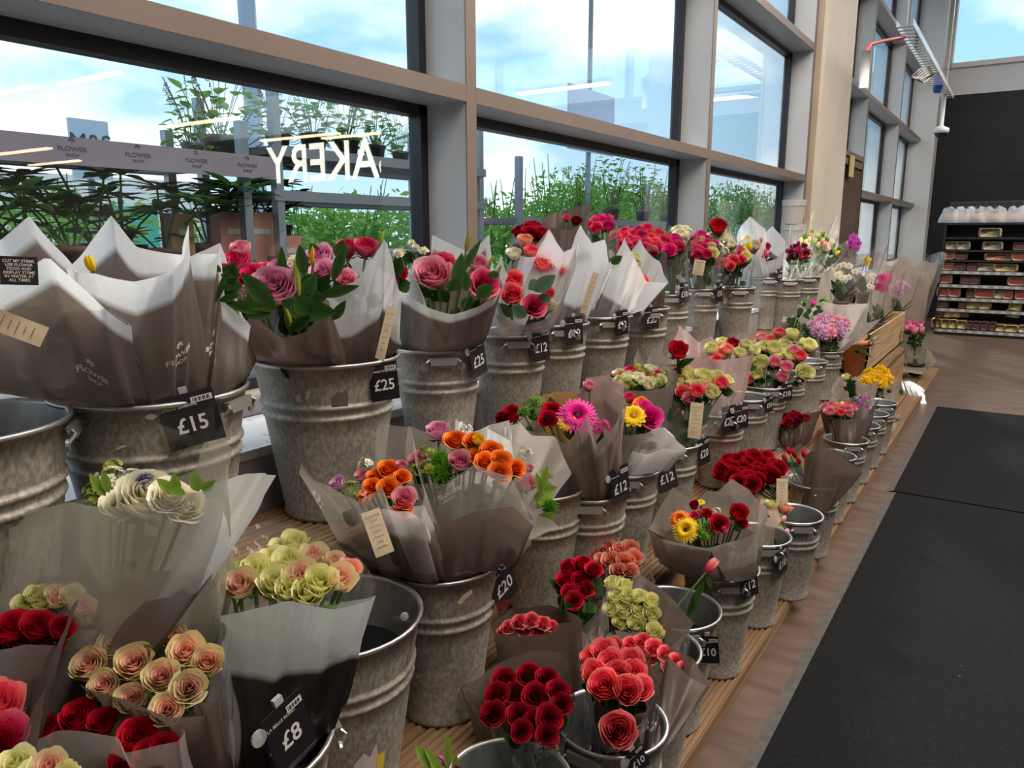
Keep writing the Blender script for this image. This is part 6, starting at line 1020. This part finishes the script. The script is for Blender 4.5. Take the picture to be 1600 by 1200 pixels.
for j in range(9): wb_.tube([(xl0+.1*j, .2, SZ[0]), (xl0+.1*j, .2, SZ[0]+.27)], .003, 4)
wb_.tube([(xl0, .2, SZ[0]+.27), (XE, .2, SZ[0]+.27)], .005, 4); wb_.obj('wire_guard', mat('wire_dark', (.10, .10, .11), .4, .5), g_)
crust = nmat('crust', (.42, .20, .07), (.62, .38, .18), (18, 18, 18), .7); lp = mat('loaf_film', (.58, .46, .33), .35); redl = mat('loaf_label_red', (.30, .035, .03), .45); yel = nmat('loaf_film_yellow', (.56, .40, .17), (.66, .50, .24), (14, 14, 14), .4); grn = mat('loaf_label_green', (.20, .26, .07), .5); bagc = cello('bread_bag', .40, (.75, .78, .82), .25); dk = mat('loaf_brown_shaded', (.16, .10, .08), .6); dkl = mat('loaf_label_dark', (.10, .03, .03), .5)  # dark wrapper; loaves labelled shaded have their shade put into this colour
def loafbox(w, d, h, r=.022):
    mb = MB(); n_ = 6; pr = []
    for cx, cz, a0 in ((w/2-r, r, -90), (w/2-r*1.3, h-r*1.3, 0), (-w/2+r*1.3, h-r*1.3, 90), (-w/2+r, r, 180)):
        rr = r*1.3 if cz > r else r
        for i in range(5): a = math.radians(a0+i*22.5); pr.append((cx+rr*math.cos(a), cz+rr*math.sin(a)))
    k_ = len(pr); ys = ((-d/2, .86), (-d/2+.01, 1), (d/2-.01, 1), (d/2, .86)); vs = [(x*s_, y, (z-h/2)*s_+h/2) for y, s_ in ys for x, z in pr]
    return mb.add(vs, [(j*k_+i, j*k_+(i+1) % k_, (j+1)*k_+(i+1) % k_, (j+1)*k_+i) for j in range(3) for i in range(k_)] + [tuple(range(k_)), tuple(range(3*k_, 4*k_))[::-1]])
LM = {}
def loaf(u, v0, v1, wpx, kind, label, dy=.0, tiltz=0):
    """loaf whose front face spans wpx, between picture heights v0 (top) and v1 (foot)"""
    a, b = aY(u, v0, YS), aY(u, v1, YS); z = min((s_ for s_ in SZ), key=lambda s_: abs(s_-b.z)) if not tiltz else b.z; h = max(.08, a.z-b.z); w = wpx*depth(b)/f_/cy*.86
    k_ = (kind, round(w, 2), round(h, 2))
    if k_ not in LM:
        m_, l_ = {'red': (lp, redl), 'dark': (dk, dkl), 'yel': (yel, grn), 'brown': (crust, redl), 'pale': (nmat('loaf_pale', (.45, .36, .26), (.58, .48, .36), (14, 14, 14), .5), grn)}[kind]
        lb = MB().box((-w*.34, -.131, h*.20), (w*.34, -.1285, h*.72)) if kind in ('red', 'dark') else MB().box((-w*.14, -.131, h*.40), (w*.14, -.1285, h*.60))
        LM[k_] = (loafbox(w, .26, h).mesh('loaf', m_, True), lb.mesh('label', l_, False))
    e = empty('bread_loaf', (b.x, YS+.17+dy, z), 0, label, 'loaf of bread', 'packaged loaves on the far shelves'); link('wrapper', LM[k_][0], e); link('front_label', LM[k_][1], e); e.rotation_euler = (0, tiltz, 0)
for i, u in enumerate((1477, 1490, 1518, 1546, 1576, 1600)):     # crusty loaves in tied bags on the top shelf
    b = aY(u, 348, YS); e = empty('bagged_loaf', (b.x+.06, YS+.17, SZ[0]), label='crusty loaf in a knotted clear bag on the top bread shelf', cat='loaf of bread', group='bagged crusty loaves on the top shelf')
    MB().lathe([(0, .01), (.09, .012), (.115, .04), (.10, .085), (.05, .112), (0, .118)], 20, sx=1.05, sy=.8).obj('loaf', crust, e, smooth=True)
    mb = MB(); mb.grid(lambda s, t, i=i: V(((.135*max(0, 1-t*t)**.5+.015+.018*math.sin(s*31+i)*(1-t*.3)+.18*max(0, t-.72))*math.cos(6.283*s)+.05*t*math.sin(i*2), (.11*max(0, 1-t*t)**.5+.02+.012*math.sin(s*25)+.12*max(0, t-.72))*math.sin(6.283*s), .005+.19*t+.022*math.sin(20*s+i)*t)), 44, 12); mb.obj('bag', bagc, e, smooth=True)
T_ = 'loaf of bread'
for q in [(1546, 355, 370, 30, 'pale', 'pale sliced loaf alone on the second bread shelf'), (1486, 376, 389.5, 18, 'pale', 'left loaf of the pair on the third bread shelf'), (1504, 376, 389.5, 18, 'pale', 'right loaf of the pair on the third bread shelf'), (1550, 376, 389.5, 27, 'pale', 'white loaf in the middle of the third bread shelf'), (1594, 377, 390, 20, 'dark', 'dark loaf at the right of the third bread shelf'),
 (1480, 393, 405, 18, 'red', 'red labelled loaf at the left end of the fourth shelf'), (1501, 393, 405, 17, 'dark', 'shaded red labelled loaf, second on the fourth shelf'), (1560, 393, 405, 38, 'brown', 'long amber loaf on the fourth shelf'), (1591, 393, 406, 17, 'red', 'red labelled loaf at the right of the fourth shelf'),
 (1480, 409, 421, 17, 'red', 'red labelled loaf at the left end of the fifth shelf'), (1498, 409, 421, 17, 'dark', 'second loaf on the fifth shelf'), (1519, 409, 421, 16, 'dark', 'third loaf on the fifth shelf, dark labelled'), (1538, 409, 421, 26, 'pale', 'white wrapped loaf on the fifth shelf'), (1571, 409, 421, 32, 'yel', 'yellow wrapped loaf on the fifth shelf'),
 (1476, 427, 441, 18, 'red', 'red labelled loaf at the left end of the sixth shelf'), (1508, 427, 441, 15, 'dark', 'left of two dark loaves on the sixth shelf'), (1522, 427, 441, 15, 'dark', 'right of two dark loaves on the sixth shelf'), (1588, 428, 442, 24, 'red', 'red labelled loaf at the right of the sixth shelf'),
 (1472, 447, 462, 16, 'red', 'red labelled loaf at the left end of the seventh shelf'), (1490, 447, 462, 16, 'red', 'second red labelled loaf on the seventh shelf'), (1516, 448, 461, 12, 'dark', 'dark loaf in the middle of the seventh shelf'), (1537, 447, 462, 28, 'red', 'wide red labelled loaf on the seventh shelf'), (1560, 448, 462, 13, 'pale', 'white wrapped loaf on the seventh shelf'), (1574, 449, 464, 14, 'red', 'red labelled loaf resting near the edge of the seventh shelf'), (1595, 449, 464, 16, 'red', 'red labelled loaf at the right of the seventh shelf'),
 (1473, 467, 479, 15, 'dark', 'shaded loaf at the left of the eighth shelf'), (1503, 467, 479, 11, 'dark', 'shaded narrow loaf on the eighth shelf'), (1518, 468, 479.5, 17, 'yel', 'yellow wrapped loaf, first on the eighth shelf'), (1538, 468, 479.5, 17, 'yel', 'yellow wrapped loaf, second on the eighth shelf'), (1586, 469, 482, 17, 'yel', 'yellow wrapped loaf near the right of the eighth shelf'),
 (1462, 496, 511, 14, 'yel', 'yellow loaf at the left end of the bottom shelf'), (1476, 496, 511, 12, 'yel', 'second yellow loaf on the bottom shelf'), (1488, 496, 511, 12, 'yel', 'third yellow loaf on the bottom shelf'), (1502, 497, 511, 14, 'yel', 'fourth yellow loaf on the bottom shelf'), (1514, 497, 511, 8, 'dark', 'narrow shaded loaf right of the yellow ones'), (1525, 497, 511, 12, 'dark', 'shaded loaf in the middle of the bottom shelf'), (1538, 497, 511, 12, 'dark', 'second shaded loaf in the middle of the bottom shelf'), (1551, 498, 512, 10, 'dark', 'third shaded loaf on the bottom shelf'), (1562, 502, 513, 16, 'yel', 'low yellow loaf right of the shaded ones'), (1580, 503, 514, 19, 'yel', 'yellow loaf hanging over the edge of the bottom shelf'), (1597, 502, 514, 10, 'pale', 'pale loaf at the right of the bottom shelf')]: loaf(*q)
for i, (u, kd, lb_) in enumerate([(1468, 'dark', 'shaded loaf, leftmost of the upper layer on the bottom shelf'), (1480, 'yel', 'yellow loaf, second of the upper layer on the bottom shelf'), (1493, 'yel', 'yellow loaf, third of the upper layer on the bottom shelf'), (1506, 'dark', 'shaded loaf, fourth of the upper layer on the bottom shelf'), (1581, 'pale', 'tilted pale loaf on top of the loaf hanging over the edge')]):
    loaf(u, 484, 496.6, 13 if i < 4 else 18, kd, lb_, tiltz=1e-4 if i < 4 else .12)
# ---------------------------------------------------------------- cable tray, camera and cable under the ceiling
gal = mat('tray_steel', (.55, .56, .57), .3, .7); whp = mat('plastic_white', (.70, .70, .68), .4)
XT = -.95; A0, A1 = aX(1412, 56, XT), aX(1482, 146, XT)
A0.z = A1.z = (A0.z+A1.z)/2; ct = empty('cable_tray', (XT, A0.y, A0.z), label='galvanised cable tray hanging below the ceiling at the far glazing', cat='cable tray'); ln = A1.y-A0.y
MB().box((-.06, 0, 0), (-.055, ln, .05)).box((.055, 0, 0), (.06, ln, .05)).obj('side_rail', gal, ct)
rg = MB().box((-.055, 0, 0), (.055, .05, .004)).mesh('rung', gal, False)
for j in range(int(ln/.12)): link('rung', rg, ct, (0, j*.12, 0))
for y in (.1, ln-.3): MB().tube([(0, y, 0), (0, y, 4.9-A0.z)], .005, 6).obj('hanger', gal, ct)
p = aX(1478, 140, XT); q = aX(1470, 204, XT); cc = empty('dome_camera', (XT, q.y, q.z), label='white dome security camera on a drop pole in front of the dark wall', cat='security camera')
MB().tube([(0, 0, .02), (0, 0, A0.z-q.z+.03)], .022, 12).obj('drop_pole', whp, cc, smooth=True); MB().lathe([(0, .05), (.03, .05), (.085, .02), (.085, -.02), (.075, -.03), (0, -.03)], 24).obj('housing', whp, cc, smooth=True); MB().lathe([(.06, -.03), (.055, -.06), (.03, -.08), (0, -.085)], 20).obj('dome', mat('camera_dome', (.02, .02, .025), .08), cc, smooth=True)
rd = [aX(u, v, XT) for u, v in ((1414, 58), (1395, 61), (1375, 65), (1360, 69), (1354, 78), (1353, 90))]
o = MB().tube(rd, .012, 8).obj('red_cable', mat('cable_red', (.45, .05, .05), .4), None, smooth=True, label='red cable looping from the tray to a white conduit', cat='cable')
o = MB().tube([aX(1353, 80, XT), aX(1349, 138, XT)], .028, 12).obj('white_conduit', whp, None, smooth=True, label='white vertical conduit hanging below the red cable', cat='conduit')
p = aX(1466, 128, XT-.02); MB().lathe([(0, .11), (.03, .10), (.045, .04), (.05, -.06), (.035, -.11), (0, -.11)], 16).obj('blue_connector', mat('plug_blue', (.03, .13, .55), .4), None, p, True, label='blue round power connector hanging at the end of the tray', cat='plug')
mb = MB()
for i in range(7): mb.tube([aX(1452+i*1.5, 104+i, XT), aX(1437+i*2, 108+i*3, XT), aX(1424+i*3, 120+i*1.5, XT), aX(1440, 122+i, XT), aX(1462, 114, XT)], .007, 6)
mb.obj('cable_coil', whp, None, smooth=True, label='coil of white cable tied to the tray above the camera', cat='cable')
for o_ in list(S.objects):                                # small leftovers of the door sign by the far glazing
    if o_.name == 'door_1': p = aX(1330, 260, -1.49); MB().box((-.0, -.10, -.10), (.01, .10, .10)).obj('door_notice', mat('notice', (.55, .42, .20), .6), None, p, label='small tan notice above the brown door in the far glazing', cat='notice')
